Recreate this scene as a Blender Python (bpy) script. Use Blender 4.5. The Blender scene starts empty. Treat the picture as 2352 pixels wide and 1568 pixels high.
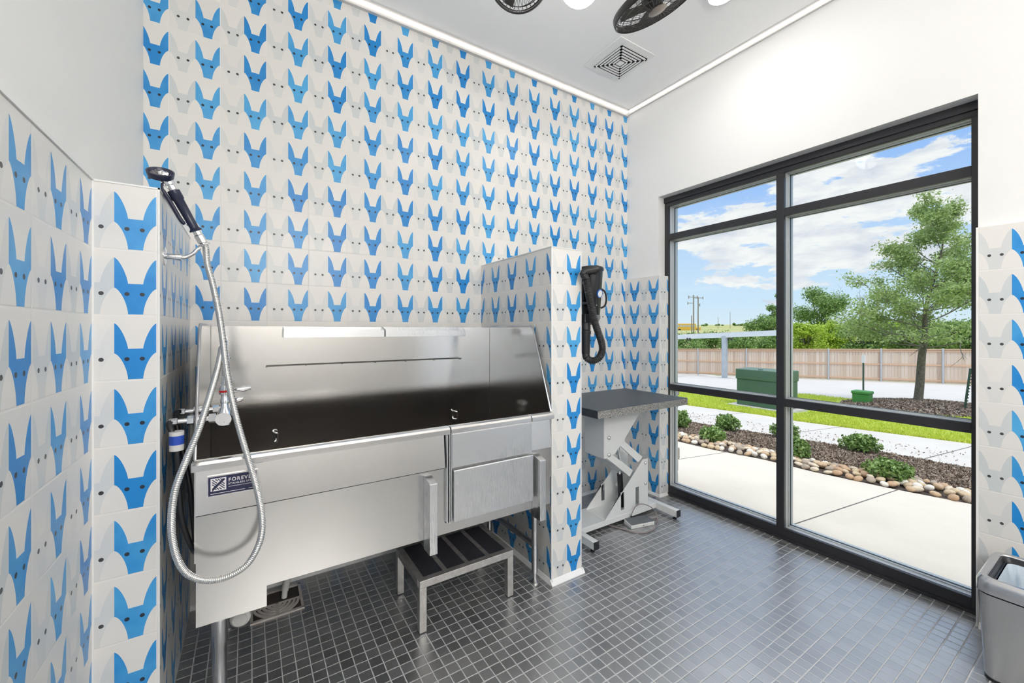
import bpy, bmesh, math, random
import numpy as np
from mathutils import Vector, Matrix

scene = bpy.context.scene
COL = scene.collection
PI = math.pi
R = math.radians

# ------------------------------------------------------------------ camera
CZ, YAW, FPX, HY = 1.39, R(32.7443), 941.06, 756.57
cam_d = bpy.data.cameras.new('camera')
cam = bpy.data.objects.new('camera', cam_d)
COL.objects.link(cam)
cam.location = (0, 0, CZ)
cam.rotation_euler = (PI / 2, 0, -YAW)
cam_d.sensor_width = 36
cam_d.lens = FPX / 2352 * 36
cam_d.shift_y = -(784 - HY) / 2352
cam_d.clip_start = .02
cam_d.clip_end = 2000
scene.camera = cam

# ------------------------------------------------------------------ light levels
scene.view_settings.view_transform = 'Standard'
scene.view_settings.look = 'None'
scene.view_settings.exposure = 0.0
scene.view_settings.gamma = 1.0
scene.view_settings.use_curve_mapping = False
SKY_STRENGTH = 1.12
SUN_ENERGY = 1.3
ROOM_LAMP_W = 5.0
FILL_GLOBE_STRENGTH = 79.0
LED_STRENGTH = 2.0
scene.cycles.max_bounces = 12
scene.cycles.diffuse_bounces = 6
scene.cycles.glossy_bounces = 6
scene.cycles.transparent_max_bounces = 24
scene.cycles.use_denoising = True
scene.cycles.sample_clamp_indirect = 6.0
scene.cycles.caustics_reflective = False
scene.cycles.caustics_refractive = False

sun_d = bpy.data.lights.new('sun', 'SUN')
sun = bpy.data.objects.new('sun', sun_d)
COL.objects.link(sun)
sun_d.energy = SUN_ENERGY
sun_d.angle = R(12)
sun_d.color = (1.0, .96, .9)
sun.rotation_euler = (R(34), R(-2), 0)      # high sun, travelling along the facade


# ------------------------------------------------------------------ node helpers
class S:
    """a shader socket with arithmetic"""
    def __init__(s, nt, sock):
        s.nt, s.k = nt, sock

    def m(s, op, *o, clamp=False):
        n = s.nt.nodes.new('ShaderNodeMath')
        n.operation = op
        n.use_clamp = clamp
        for i, q in enumerate((s,) + o):
            if isinstance(q, S):
                s.nt.links.new(q.k, n.inputs[i])
            else:
                n.inputs[i].default_value = q
        return S(s.nt, n.outputs[0])

    def __add__(s, o): return s.m('ADD', o)
    def __radd__(s, o): return s.m('ADD', o)
    def __sub__(s, o): return s.m('SUBTRACT', o)
    def __rsub__(s, o): return (s * -1) + o
    def __mul__(s, o): return s.m('MULTIPLY', o)
    def __rmul__(s, o): return s.m('MULTIPLY', o)
    def __truediv__(s, o): return s.m('DIVIDE', o)
    def __pow__(s, o): return s.m('POWER', o)
    def gt(s, o): return s.m('GREATER_THAN', o)
    def lt(s, o): return s.m('LESS_THAN', o)
    def mn(s, o): return s.m('MINIMUM', o)
    def mx(s, o): return s.m('MAXIMUM', o)
    def fl(s): return s.m('FLOOR')
    def fr(s): return s.m('FRACT')
    def ab(s): return s.m('ABSOLUTE')
    def sat(s): return s.m('ADD', 0.0, clamp=True)


def node(nt, t, **kw):
    n = nt.nodes.new(t)
    for k, v in kw.items():
        if k == 'ins':
            for a, b in v.items():
                if isinstance(b, S):
                    nt.links.new(b.k, n.inputs[a])
                else:
                    n.inputs[a].default_value = b
        else:
            setattr(n, k, v)
    return n


def sep(nt, sock):
    n = node(nt, 'ShaderNodeSeparateXYZ')
    nt.links.new(sock, n.inputs[0])
    return [S(nt, n.outputs[i]) for i in range(3)]


def comb(nt, x, y, z=0.0):
    return S(nt, node(nt, 'ShaderNodeCombineXYZ', ins={0: x, 1: y, 2: z}).outputs[0])


def mixc(nt, f, a, b):
    n = node(nt, 'ShaderNodeMix', data_type='RGBA')
    for i, q in ((0, f), (6, a), (7, b)):
        if isinstance(q, S):
            nt.links.new(q.k, n.inputs[i])
        elif i == 0:
            n.inputs[0].default_value = q
        else:
            n.inputs[i].default_value = (*q, 1) if len(q) == 3 else q
    return S(nt, n.outputs[2])


def noise(nt, vec=None, scale=5, detail=3, rough=.5, dist=0, dims='3D'):
    n = node(nt, 'ShaderNodeTexNoise', noise_dimensions=dims,
             ins={'Scale': scale, 'Detail': detail, 'Roughness': rough, 'Distortion': dist})
    if vec is not None:
        nt.links.new(vec.k if isinstance(vec, S) else vec, n.inputs['Vector'])
    return S(nt, n.outputs[0])


def ramp(nt, f, lo, hi):
    return S(nt, node(nt, 'ShaderNodeMapRange', ins={0: f, 1: lo, 2: hi, 3: 0.0, 4: 1.0}).outputs[0])


def sm(nt, f, lo, hi):
    n = node(nt, 'ShaderNodeMapRange', interpolation_type='SMOOTHSTEP', ins={0: f, 1: lo, 2: hi, 3: 0.0, 4: 1.0})
    return S(nt, n.outputs[0])


MATS = {}


def mat(name, color=(.8, .8, .8), rough=.5, metal=0.0, **kw):
    if name in MATS:
        return MATS[name]
    m = bpy.data.materials.new(name)
    m.use_nodes = True
    nt = m.node_tree
    b = nt.nodes['Principled BSDF']
    b.inputs['Base Color'].default_value = (*color, 1)
    b.inputs['Roughness'].default_value = rough
    b.inputs['Metallic'].default_value = metal
    for k, v in kw.items():
        if k == 'bump':      # (scale, strength)
            tc = node(nt, 'ShaderNodeTexCoord')
            nz = noise(nt, tc.outputs['Object'], v[0], 3)
            bp = node(nt, 'ShaderNodeBump', ins={'Strength': v[1], 'Distance': .01, 'Height': nz})
            nt.links.new(bp.outputs[0], b.inputs['Normal'])
        elif k == 'vary':    # (scale, second colour)
            tc = node(nt, 'ShaderNodeTexCoord')
            nz = noise(nt, tc.outputs['Object'], v[0], 4, .6)
            c = mixc(nt, ramp(nt, nz, .3, .7), color, v[1])
            nt.links.new(c.k, b.inputs['Base Color'])
        elif k == 'emit':
            b.inputs['Emission Color'].default_value = (*v[0], 1)
            b.inputs['Emission Strength'].default_value = v[1]
        else:
            b.inputs[k].default_value = v
    MATS[name] = m
    return m


def raw(name):
    m = bpy.data.materials.new(name)
    m.use_nodes = True
    MATS[name] = m
    nt = m.node_tree
    return m, nt, nt.nodes['Principled BSDF']


# ------------------------------------------------------------------ world: daylight sky with cumulus
def build_world():
    w = bpy.data.worlds.new('sky')
    scene.world = w
    w.use_nodes = True
    nt = w.node_tree
    bg = nt.nodes['Background']
    tc = node(nt, 'ShaderNodeTexCoord')
    x, y, z = sep(nt, tc.outputs['Generated'])
    az = x.m('ARCTAN2', y)                       # radians east of +Y
    el = z / ((x * x + y * y).m('SQRT').mx(.001))
    el = el.mx(-.2).mn(3.0)
    # blobs of cloud: azimuth(deg), elevation tan, half width(deg), half height, weight
    blobs = [(60.5, .222, 5.6, .052, 1.0), (56.6, .205, 3.0, .035, .9), (64.5, .155, 6.5, .026, .9), (70, .27, 5.5, .055, 1.0),
             (71.5, .31, 4.0, .035, 1.0), (75.5, .265, 3.0, .03, .7), (68.5, .205, 6.5, .04, 1.0), (72.5, .135, 7.0, .04, 1.0),
             (78.5, .305, 1.8, .024, .75), (83.5, .30, 2.6, .03, 1.0), (82.0, .20, 5.0, .05, .9), (60.0, .105, 4.5, .018, .7),
             (66.0, .09, 5.0, .02, .6), (66, .06, 6, .010, .45), (79.0, .225, 3.0, .03, .6), (30, .5, 20, .12, .8), (100, .45, 14, .1, .8),
             (-20, .4, 30, .1, .8), (130, .35, 20, .1, .7), (40, .2, 8, .05, .8)]
    wv = comb(nt, az * 9.0, el * 26.0, 0)
    n1 = noise(nt, wv, 1.25, 7, .62, .25)
    dens = None
    for a, e, wa, we, k in blobs:
        dx = (az - R(a)) * (1 / R(wa))
        dy = (el - e) * (1 / we)
        q = ((dx * dx + dy * dy) * -.9).m('EXPONENT') * k
        dens = q if dens is None else dens + q
    dens = dens.mn(1.1)
    c = sm(nt, dens * .95 + (n1 - .5) * 2.6, .55, .80)
    thin = sm(nt, noise(nt, comb(nt, az * 4.0, el * 18.0, 4.0), 1.0, 5, .6), .52, .85) * .4
    c = c.mx(thin * sm(nt, el, .0, .08))
    c = c.mx(sm(nt, el, .44, .7) * .85)  # unseen overhead cloud added for whiter light on the floor
    shade = noise(nt, comb(nt, az * 9.0, el * 26.0 - .35, 0), 1.25, 5, .6, .25)
    cc = mixc(nt, ramp(nt, shade, .40, .75), (.88, .88, .89), (.58, .62, .73))
    t = sm(nt, el, 0, .42)
    sky = mixc(nt, t, (.60, .76, .91), (.27, .47, .90))
    sky = mixc(nt, sm(nt, el, -.03, .07) * -1 + 1, sky, (.70, .80, .88))
    col = mixc(nt, c, sky, cc)
    below = el.lt(-.01)
    col = mixc(nt, below, col, (.45, .47, .42))
    # unseen sky overhead is brightened to lift the floor's reflections
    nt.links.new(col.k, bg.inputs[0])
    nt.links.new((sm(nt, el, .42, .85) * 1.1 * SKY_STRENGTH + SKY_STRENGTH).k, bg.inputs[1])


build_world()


# ------------------------------------------------------------------ pixel rays (photograph frame 2352 x 1568)
SY, CYW = math.sin(YAW), math.cos(YAW)


def ray(u, v):
    a = (u - 1176) / FPX
    b = (HY - v) / FPX
    return Vector((SY + a * CYW, CYW - a * SY, b))


def at(u, v, x=None, y=None, z=None, t=None):
    d = ray(u, v)
    if x is not None:
        t = x / d.x
    elif y is not None:
        t = y / d.y
    elif z is not None:
        t = (z - CZ) / d.z
    return Vector((0, 0, CZ)) + d * t


def gz(x, y):
    """height of the ground outside: it falls away from the building"""
    if x < 9:
        return -.03 - .055 * (x - 3.1)
    if x < 34:
        return -.3545 - .046 * (x - 9) - .0453 * (max(-6, min(y, 26)) - 3) * min(1, (x - 9) / 6)
    d = x
    pts = [(34, -1.55 - .04 * (max(-6, min(y, 26)) - 3)), (60, -.3), (110, .8), (150, 1.39), (250, 3.7), (420, 6.5), (900, 12)]
    for (a, za), (b, zb) in zip(pts, pts[1:]):
        if d <= b:
            return za + (zb - za) * (d - a) / (b - a)
    return pts[-1][1]


def gp(u, v):
    """ray to the ground outside"""
    d = ray(u, v)
    t = 1.0
    while t < 400:
        p = Vector((0, 0, CZ)) + d * t
        if p.z <= gz(p.x, p.y):
            lo, hi = t - .25, t
            for _ in range(20):
                m_ = (lo + hi) / 2
                q = Vector((0, 0, CZ)) + d * m_
                if q.z <= gz(q.x, q.y):
                    hi = m_
                else:
                    lo = m_
            return Vector((0, 0, CZ)) + d * hi
        t += .25
    return Vector((0, 0, CZ)) + d * t


# ------------------------------------------------------------------ mesh helpers
ORG = {}


class MB:
    def __init__(s):
        s.v, s.f, s.uv = [], [], []

    def face(s, pts, uv=None):
        i = len(s.v)
        s.v += [Vector(p) for p in pts]
        s.f.append(tuple(range(i, i + len(pts))))
        s.uv.append(uv)
        return s

    def box(s, x0, y0, z0, x1, y1, z1):
        i = len(s.v)
        s.v += [Vector(p) for p in ((x0, y0, z0), (x1, y0, z0), (x1, y1, z0), (x0, y1, z0), (x0, y0, z1), (x1, y0, z1), (x1, y1, z1), (x0, y1, z1))]
        for q in ((0, 3, 2, 1), (4, 5, 6, 7), (0, 1, 5, 4), (1, 2, 6, 5), (2, 3, 7, 6), (3, 0, 4, 7)):
            s.f.append(tuple(i + k for k in q))
            s.uv.append(None)
        return s

    def prism(s, poly, vec):
        n = len(poly)
        i = len(s.v)
        vec = Vector(vec)
        s.v += [Vector(p) for p in poly] + [Vector(p) + vec for p in poly]
        s.f.append(tuple(range(i, i + n)))
        s.f.append(tuple(range(i + 2 * n - 1, i + n - 1, -1)))
        for k in range(n):
            k2 = (k + 1) % n
            s.f.append((i + k, i + n + k, i + n + k2, i + k2))
        s.uv += [None] * (n + 2)
        return s

    def yz(s, poly, x0, x1):
        return s.prism([(x0, a, b) for a, b in poly], (x1 - x0, 0, 0))

    def xz(s, poly, y0, y1):
        return s.prism([(a, y0, b) for a, b in poly], (0, y1 - y0, 0))

    def xy(s, poly, z0, z1):
        return s.prism([(a, b, z0) for a, b in poly], (0, 0, z1 - z0))

    def tube(s, pts, r, n=10, cap=True, closed=False):
        pts = [Vector(p) for p in pts]
        m = len(pts)
        rs = r if isinstance(r, (list, tuple, np.ndarray)) else [r] * m
        i0 = len(s.v)
        up = None
        for k, p in enumerate(pts):
            if closed:
                t = pts[(k + 1) % m] - pts[k - 1]
            else:
                t = pts[min(k + 1, m - 1)] - pts[max(k - 1, 0)]
            t.normalize()
            if up is None:
                up = Vector((0, 0, 1)) if abs(t.z) < .9 else Vector((1, 0, 0))
            a = t.cross(up).normalized()
            up = a.cross(t).normalized()
            for j in range(n):
                th = 2 * PI * j / n
                s.v.append(p + (a * math.cos(th) + up * math.sin(th)) * rs[k])
        for k in range(m if closed else m - 1):
            k2 = (k + 1) % m
            for j in range(n):
                j2 = (j + 1) % n
                s.f.append((i0 + k * n + j, i0 + k * n + j2, i0 + k2 * n + j2, i0 + k2 * n + j))
                s.uv.append(None)
        if cap and not closed:
            s.f.append(tuple(i0 + j for j in range(n)))
            s.f.append(tuple(i0 + (m - 1) * n + j for j in reversed(range(n))))
            s.uv += [None, None]
        return s

    def lathe(s, prof, o=(0, 0, 0), axis=(0, 0, 1), n=24):
        o = Vector(o)
        ax = Vector(axis).normalized()
        t = Vector((1, 0, 0)) if abs(ax.x) < .9 else Vector((0, 1, 0))
        a = ax.cross(t).normalized()
        b = ax.cross(a)
        i0 = len(s.v)
        for r, h in prof:
            for j in range(n):
                th = 2 * PI * j / n
                s.v.append(o + ax * h + (a * math.cos(th) + b * math.sin(th)) * max(r, 1e-5))
        for k in range(len(prof) - 1):
            for j in range(n):
                j2 = (j + 1) % n
                s.f.append((i0 + k * n + j, i0 + k * n + j2, i0 + (k + 1) * n + j2, i0 + (k + 1) * n + j))
                s.uv.append(None)
        return s

    def xform(s, M, start=0):
        for k in range(start, len(s.v)):
            s.v[k] = M @ s.v[k]
        return s

    def build(s, name, m, parent=None, smooth=False, bevel=0, sub=0, recalc=True, origin=None):
        o_ = Vector((0, 0, 0))
        if parent is not None:
            o_ = ORG[parent.name]
        elif origin is not None:
            o_ = Vector(origin)
        me = bpy.data.meshes.new(name)
        me.from_pydata([tuple(p - o_) for p in s.v], [], s.f)
        if any(u is not None for u in s.uv):
            l = me.uv_layers.new(name='UVMap')
            for p, u in zip(me.polygons, s.uv):
                for k, li in enumerate(p.loop_indices):
                    l.data[li].uv = u[k] if u else (0.25, .9)
        elif recalc:
            bm = bmesh.new()
            bm.from_mesh(me)
            bmesh.ops.remove_doubles(bm, verts=bm.verts, dist=1e-6)
            bmesh.ops.recalc_face_normals(bm, faces=bm.faces)
            bm.to_mesh(me)
            bm.free()
        me.update()
        ob = bpy.data.objects.new(name, me)
        COL.objects.link(ob)
        if parent is not None:
            ob.parent = parent
        else:
            ob.location = o_
        ORG[ob.name] = o_
        me.materials.append(m)
        if smooth:
            me.shade_smooth()
            if smooth != 'all':
                try:
                    me.set_sharp_from_angle(angle=R(40))
                except Exception:
                    pass
        if bevel:
            b = ob.modifiers.new('bevel', 'BEVEL')
            b.width = bevel
            b.segments = 2
            b.limit_method = 'ANGLE'
            b.angle_limit = R(40)
        if sub:
            q = ob.modifiers.new('sub', 'SUBSURF')
            q.levels = q.render_levels = sub
        return ob


def crom(pts, n=12, closed=False):
    """Catmull-Rom through pts"""
    P_ = [Vector(p) for p in pts]
    out = []
    m = len(P_)
    for k in range(m if closed else m - 1):
        if closed:
            p0, p1, p2, p3 = P_[k - 1], P_[k], P_[(k + 1) % m], P_[(k + 2) % m]
        else:
            p1, p2 = P_[k], P_[k + 1]
            p0 = P_[k - 1] if k else p1 * 2 - p2
            p3 = P_[k + 2] if k + 2 < m else p2 * 2 - p1
        for j in range(n):
            t = j / n
            out.append(.5 * ((2 * p1) + (p2 - p0) * t + (2 * p0 - 5 * p1 + 4 * p2 - p3) * t * t + (3 * p1 - p0 - 3 * p2 + p3) * t ** 3))
    if not closed:
        out.append(P_[-1])
    return out


def resample(pts, step):
    out = [pts[0]]
    acc = 0
    for a, b in zip(pts, pts[1:]):
        L = (b - a).length
        d = step - acc
        while d <= L:
            out.append(a.lerp(b, d / L))
            d += step
        acc = L - (d - step)
    return out


def tag(o, label, cat, group=None, kind=None):
    if label:
        o['label'] = label
    if cat:
        o['category'] = cat
    if group:
        o['group'] = group
    if kind:
        o['kind'] = kind
    return o


def thing(name, loc, label, cat, group=None):
    o = bpy.data.objects.new(name, None)
    o.empty_display_size = .05
    COL.objects.link(o)
    o.location = loc
    ORG[o.name] = Vector(loc)
    return tag(o, label, cat, group)


def struct(o):
    o['kind'] = 'structure'
    return o


def copy_tree(o, parent=None):
    c = o.copy()
    COL.objects.link(c)
    c.parent = parent
    for ch in list(o.children):
        copy_tree(ch, c)
    return c


# ------------------------------------------------------------------ materials
WHITE = mat('painted_white', (.85, .845, .83), .55)
CEIL = mat('ceiling_white', (.93, .93, .92), .6)
TRIMW = mat('trim_white', (.85, .85, .84), .35)
CHROME = mat('chrome', (.82, .82, .83), .08, 1.0)
NAVY = mat('navy_plastic', (.012, .016, .045), .32)
BLACKP = mat('black_plastic', (.012, .013, .016), .35)
BLACKM = mat('black_metal', (.03, .027, .025), .45)
FRAME = mat('window_dark_bronze', (.022, .022, .026), .38)
ALU = mat('window_aluminium', (.55, .57, .57), .38, .35)
GASKET = mat('gasket', (.03, .05, .06), .5)
WPLAST = mat('white_plastic', (.78, .77, .74), .4)
POWDER = mat('white_powdercoat', (.80, .81, .80), .33)
RUBBER = mat('rubber_black', (.015, .015, .017), .7)


def steel(name, base, r0, r1, axis):
    """brushed stainless: fine streaks along one axis"""
    m, nt, b = raw(name)
    tc = node(nt, 'ShaderNodeTexCoord')
    mp = node(nt, 'ShaderNodeMapping')
    nt.links.new(tc.outputs['Object'], mp.inputs[0])
    sc = [1400, 1400, 1400]
    sc['xyz'.index(axis)] = 14
    mp.inputs['Scale'].default_value = sc
    n1 = noise(nt, mp.outputs[0], 1, 2, .5)
    n2 = noise(nt, tc.outputs['Object'], 3.0, 3, .6)
    b.inputs['Metallic'].default_value = 1
    nt.links.new(mixc(nt, n2, base, tuple(c * .88 for c in base)).k, b.inputs['Base Color'])
    nt.links.new((n1 * .06 + n2 * (r1 - r0) + (r0 - .03)).k, b.inputs['Roughness'])
    bp = node(nt, 'ShaderNodeBump', ins={'Strength': .012 if axis == 'z' else .03, 'Distance': .002, 'Height': n1})
    bp2 = node(nt, 'ShaderNodeBump', ins={'Strength': .05, 'Distance': .02, 'Height': noise(nt, tc.outputs['Object'], 2.2, 1, .4)})
    nt.links.new(bp2.outputs[0], bp.inputs['Normal'])
    nt.links.new(bp.outputs[0], b.inputs['Normal'])
    return m


STEEL = steel('stainless_dimmed', (.64, .63, .62), .12, .19, 'x')  # darkened copy: the front panel's dimmer reflection is put into the colour
STEEL_LIT = steel('stainless_lit', (.80, .785, .77), .12, .19, 'x')  # lightened copy: the brighter reflection on apron and rim is in the colour
STEELM = steel('stainless_satin_mirror', (.74, .725, .705), .08, .13, 'x')
STEELV = steel('stainless_door', (.80, .81, .82), .24, .32, 'z')
STEELB = steel('stainless_can', (.60, .60, .62), .22, .30, 'z')
STEELD = mat('steel_dull', (.62, .61, .60), .42, .85, vary=(30, (.45, .43, .41)))
BASIN_SHADE = mat('basin_steel_shaded', (.17, .16, .155), .35, 1.0)  # steel darkened so the shade inside the basin is in its colour
HOSEM = mat('hose_steel', (.72, .71, .69), .2, 1.0)


def dog_tile():
    m, nt, b = raw('dog_face_tile')
    uv = node(nt, 'ShaderNodeUVMap', uv_map='UVMap')
    x, y, _ = sep(nt, uv.outputs[0])
    tx, ty = x.fl(), y.fl()
    fx, fy = x - tx, y - ty
    wn = node(nt, 'ShaderNodeTexWhiteNoise', noise_dimensions='2D')
    nt.links.new(comb(nt, tx + .5, ty + .5).k, wn.inputs['Vector'])
    r1, r2, r3 = sep(nt, wn.outputs['Color'])
    blue = fx.gt(.5)
    s = (fx - .012 - blue * .488) * (1 / .488)
    sp = s.mn(1 - s)
    r = (sp * (1 / .32)).mx(0).mn(1)
    q = 1 - r ** 1.5
    d1 = (q ** .6) * .415
    d2 = (q ** .75) * .39
    body = fy.gt(d1) * fy.lt(d2 + .483) * fy.gt(.012) * sp.gt(0.0)
    dy = fy - .325
    ex = (fx - .171).ab().mn((fx - .3556).ab()).mn((fx - .6437).ab()).mn((fx - .8214).ab())
    dist = (ex * ex + dy * dy).m('SQRT')
    eye = dist.lt(.030)
    tc = node(nt, 'ShaderNodeTexCoord')
    cloud = noise(nt, tc.outputs['Object'], 9, 3, .6)
    cb = ramp(nt, r1 * .8 + (cloud - .5) * 1.1, .15, .95)
    cblue = mixc(nt, cb, (.010, .225, .60), (.085, .40, .74))
    cream = mixc(nt, r3, (.80, .775, .74), (.76, .745, .72))
    cpale = mixc(nt, (r2 * .8 + .2 + (cloud - .5) * .4).sat(), cream, (.60, .635, .645))
    dog = mixc(nt, blue, cpale, cblue)
    col = mixc(nt, body, cream, dog)
    halo = sm(nt, dist, .045, .03) * (1 - blue) * .25
    col = mixc(nt, halo, col, (.85, .85, .85))
    ceye = mixc(nt, blue, (.045, .047, .05), (.012, .018, .035))
    col = mixc(nt, eye, col, ceye)
    e = fx.mn(1 - fx).mn(fy.mn(1 - fy))
    gr = sm(nt, e, .013, .008)
    col = mixc(nt, gr, col, (.80, .785, .76))
    nt.links.new(col.k, b.inputs['Base Color'])
    nt.links.new((gr * .35 + cloud * .04 + .32).k, b.inputs['Roughness'])
    h = sm(nt, e, .004, .02)
    bp = node(nt, 'ShaderNodeBump', ins={'Strength': .35, 'Distance': .0015, 'Height': h})
    nt.links.new(bp.outputs[0], b.inputs['Normal'])
    return m


TILE = dog_tile()


def floor_mat():
    m, nt, b = raw('slate_mosaic')
    g = node(nt, 'ShaderNodeNewGeometry')
    x, y, _ = sep(nt, g.outputs['Position'])
    P0 = .0514
    gx, gy = (x - .012) * (1 / P0), (y - 1.316) * (1 / P0)
    cx, cy = gx.fl(), gy.fl()
    fx, fy = gx - cx, gy - cy
    wn = node(nt, 'ShaderNodeTexWhiteNoise', noise_dimensions='2D')
    nt.links.new(comb(nt, cx + .5, cy + .5).k, wn.inputs['Vector'])
    e = fx.mn(1 - fx).mn(fy.mn(1 - fy))
    big = noise(nt, g.outputs['Position'], 3.5, 4, .6)
    fine = noise(nt, g.outputs['Position'], 60, 4, .7)
    v = S(nt, wn.outputs[0]) * .35 + big * .5 + fine * .35
    c = mixc(nt, ramp(nt, v, .3, .9), (.035, .036, .038), (.17, .172, .176))
    gr = sm(nt, e, .047, .034)
    c = mixc(nt, gr, c, (.52, .52, .52))
    nt.links.new(c.k, b.inputs['Base Color'])
    nt.links.new((gr * .25 + fine * .16 + .27).k, b.inputs['Roughness'])
    b.inputs['IOR'].default_value = 2.6
    nt.links.new((1 - gr) .k, b.inputs['Specular IOR Level'])
    h = sm(nt, e, .02, .075) * 1.0 + fine * .25
    bp = node(nt, 'ShaderNodeBump', ins={'Strength': .5, 'Distance': .0015, 'Height': h})
    nt.links.new(bp.outputs[0], b.inputs['Normal'])
    return m


FLOORM = floor_mat()


def glass_mat():
    m, nt, b = raw('window_glass')
    nt.nodes.remove(b)
    out = nt.nodes['Material Output']
    tr = node(nt, 'ShaderNodeBsdfTransparent')
    tr.inputs[0].default_value = (.965, .985, .975, 1)
    gl = node(nt, 'ShaderNodeBsdfGlossy')
    gl.inputs['Roughness'].default_value = .0
    fr = node(nt, 'ShaderNodeFresnel', ins={'IOR': 1.16})
    mx_ = node(nt, 'ShaderNodeMixShader')
    nt.links.new(fr.outputs[0], mx_.inputs[0])
    nt.links.new(tr.outputs[0], mx_.inputs[1])
    nt.links.new(gl.outputs[0], mx_.inputs[2])
    nt.links.new(mx_.outputs[0], out.inputs[0])
    return m


GLASS = glass_mat()


def concrete(name, a, b_, joints=None):
    m, nt, b = raw(name)
    g = node(nt, 'ShaderNodeNewGeometry')
    x, y, _ = sep(nt, g.outputs['Position'])
    n1 = noise(nt, g.outputs['Position'], 1.3, 5, .6)
    n2 = noise(nt, g.outputs['Position'], 40, 3, .6)
    c = mixc(nt, ramp(nt, n1 * .8 + n2 * .25, .3, .75), a, b_)
    if joints:
        per, off, w = joints
        d = (((y + x * .06 - off) * (1 / per) + .5).fr() - .5).ab() * per
        c = mixc(nt, d.lt(w), c, (.11, .10, .09))
    nt.links.new(c.k, b.inputs['Base Color'])
    b.inputs['Roughness'].default_value = .85
    bp = node(nt, 'ShaderNodeBump', ins={'Strength': .2, 'Distance': .004, 'Height': n2})
    nt.links.new(bp.outputs[0], b.inputs['Normal'])
    return m


CONC = concrete('walkway_concrete', (.74, .66, .56), (.64, .57, .48), (1.524, 1.62, .006))
CONC2 = concrete('sidewalk_concrete', (.64, .59, .54), (.56, .515, .47), (1.524, 1.98, .008))
PAVE = concrete('parking_concrete', (.62, .575, .54), (.55, .51, .475))
MULCHG = mat('mulch_soil', (.13, .095, .075), .95, vary=(25, (.05, .035, .03)), bump=(60, .8))
GRASSG = mat('lawn_base', (.34, .46, .05), .9, vary=(6, (.46, .54, .08)))


def leaf_mat(name, cols, rough=.5, trans=.25):
    m, nt, b = raw(name)
    g = node(nt, 'ShaderNodeNewGeometry')
    rp = node(nt, 'ShaderNodeValToRGB')
    nt.links.new(g.outputs['Random Per Island'], rp.inputs[0])
    el = rp.color_ramp.elements
    el[0].color = (*cols[0], 1)
    el[1].color = (*cols[-1], 1)
    for k, c in enumerate(cols[1:-1]):
        e = el.new((k + 1) / (len(cols) - 1))
        e.color = (*c, 1)
    nt.links.new(rp.outputs[0], b.inputs['Base Color'])
    b.inputs['Roughness'].default_value = rough
    out = nt.nodes['Material Output']
    tl = node(nt, 'ShaderNodeBsdfTranslucent')
    nt.links.new(rp.outputs[0], tl.inputs[0])
    mx_ = node(nt, 'ShaderNodeMixShader')
    mx_.inputs[0].default_value = trans
    nt.links.new(b.outputs[0], mx_.inputs[1])
    nt.links.new(tl.outputs[0], mx_.inputs[2])
    nt.links.new(mx_.outputs[0], out.inputs[0])
    return m


CHIP = leaf_mat('mulch_chips', [(.08, .055, .04), (.24, .165, .12), (.38, .285, .21), (.54, .45, .37)], .9, 0)
GRASSB = leaf_mat('grass_blades', [(.40, .52, .03), (.60, .68, .06), (.80, .80, .16), (.50, .60, .05)], .6, .35)
OAKL = leaf_mat('oak_leaves', [(.20, .30, .08), (.36, .48, .15), (.55, .64, .30), (.28, .40, .11)], .45, .35)
DARKL = leaf_mat('dark_leaves', [(.08, .16, .03), (.22, .36, .08), (.40, .54, .18)], .5, .3)
BRIGHTL = leaf_mat('bright_leaves', [(.22, .36, .03), (.46, .62, .06), (.70, .78, .14)], .5, .35)
SHRUBL = leaf_mat('shrub_leaves', [(.08, .15, .03), (.20, .33, .07), (.42, .55, .20)], .35, .2)
BARK = mat('bark', (.20, .17, .13), .9, vary=(18, (.09, .075, .055)), bump=(40, .8))
BARKG = mat('grey_bark', (.22, .20, .18), .9)

# ================================================================== THE ROOM
T_ = .2032
YB, XP, XT = 2.5703, 2.90, 2.872     # back wall face, painted window wall, tiled window wall
ZC = 3.356
ZR0 = .0126                            # bottom of the lowest tile row
ZT = ZR0 + 9 * T_                      # top of the tiled dado


def tquad(mb, p0, p1, z0, z1, s0, dirn, zr=ZR0):
    """upright tiled quad from p0 to p1 (xy); s0 = (coordinate of a seam along the run, measured from p0)"""
    L = (Vector(p1) - Vector(p0)).length
    u0, u1 = (0 - s0) / T_, (L - s0) / T_
    v0, v1 = (z0 - zr) / T_ + 20, (z1 - zr) / T_ + 20
    off = dirn * 37
    mb.face([(*p0, z0), (*p1, z0), (*p1, z1), (*p0, z1)], [(u0 + off, v0), (u1 + off, v0), (u1 + off, v1), (u0 + off, v1)])


# floor
fl = MB()
fl.box(-.45, -3.2, -.12, 2.99, 2.75, 0)
struct(fl.build('floor', FLOORM))
ce = MB()
ce.box(-.6, -3.3, ZC, 3.1, 2.75, ZC + .12)
struct(ce.build('ceiling', CEIL))

# back wall, tiled to the ceiling
mb = MB()
tquad(mb, (-.42, YB), (XP, YB), 0, ZC, -.324 + .42, 1)
mb.face([(-.42, YB + .15, 0), (-.42, YB + .15, ZC), (XP, YB + .15, ZC), (XP, YB + .15, 0)])
mb.face([(-.42, YB, ZC), (XP, YB, ZC), (XP, YB + .15, ZC), (-.42, YB + .15, ZC)])
struct(mb.build('wall_back', TILE))

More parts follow.
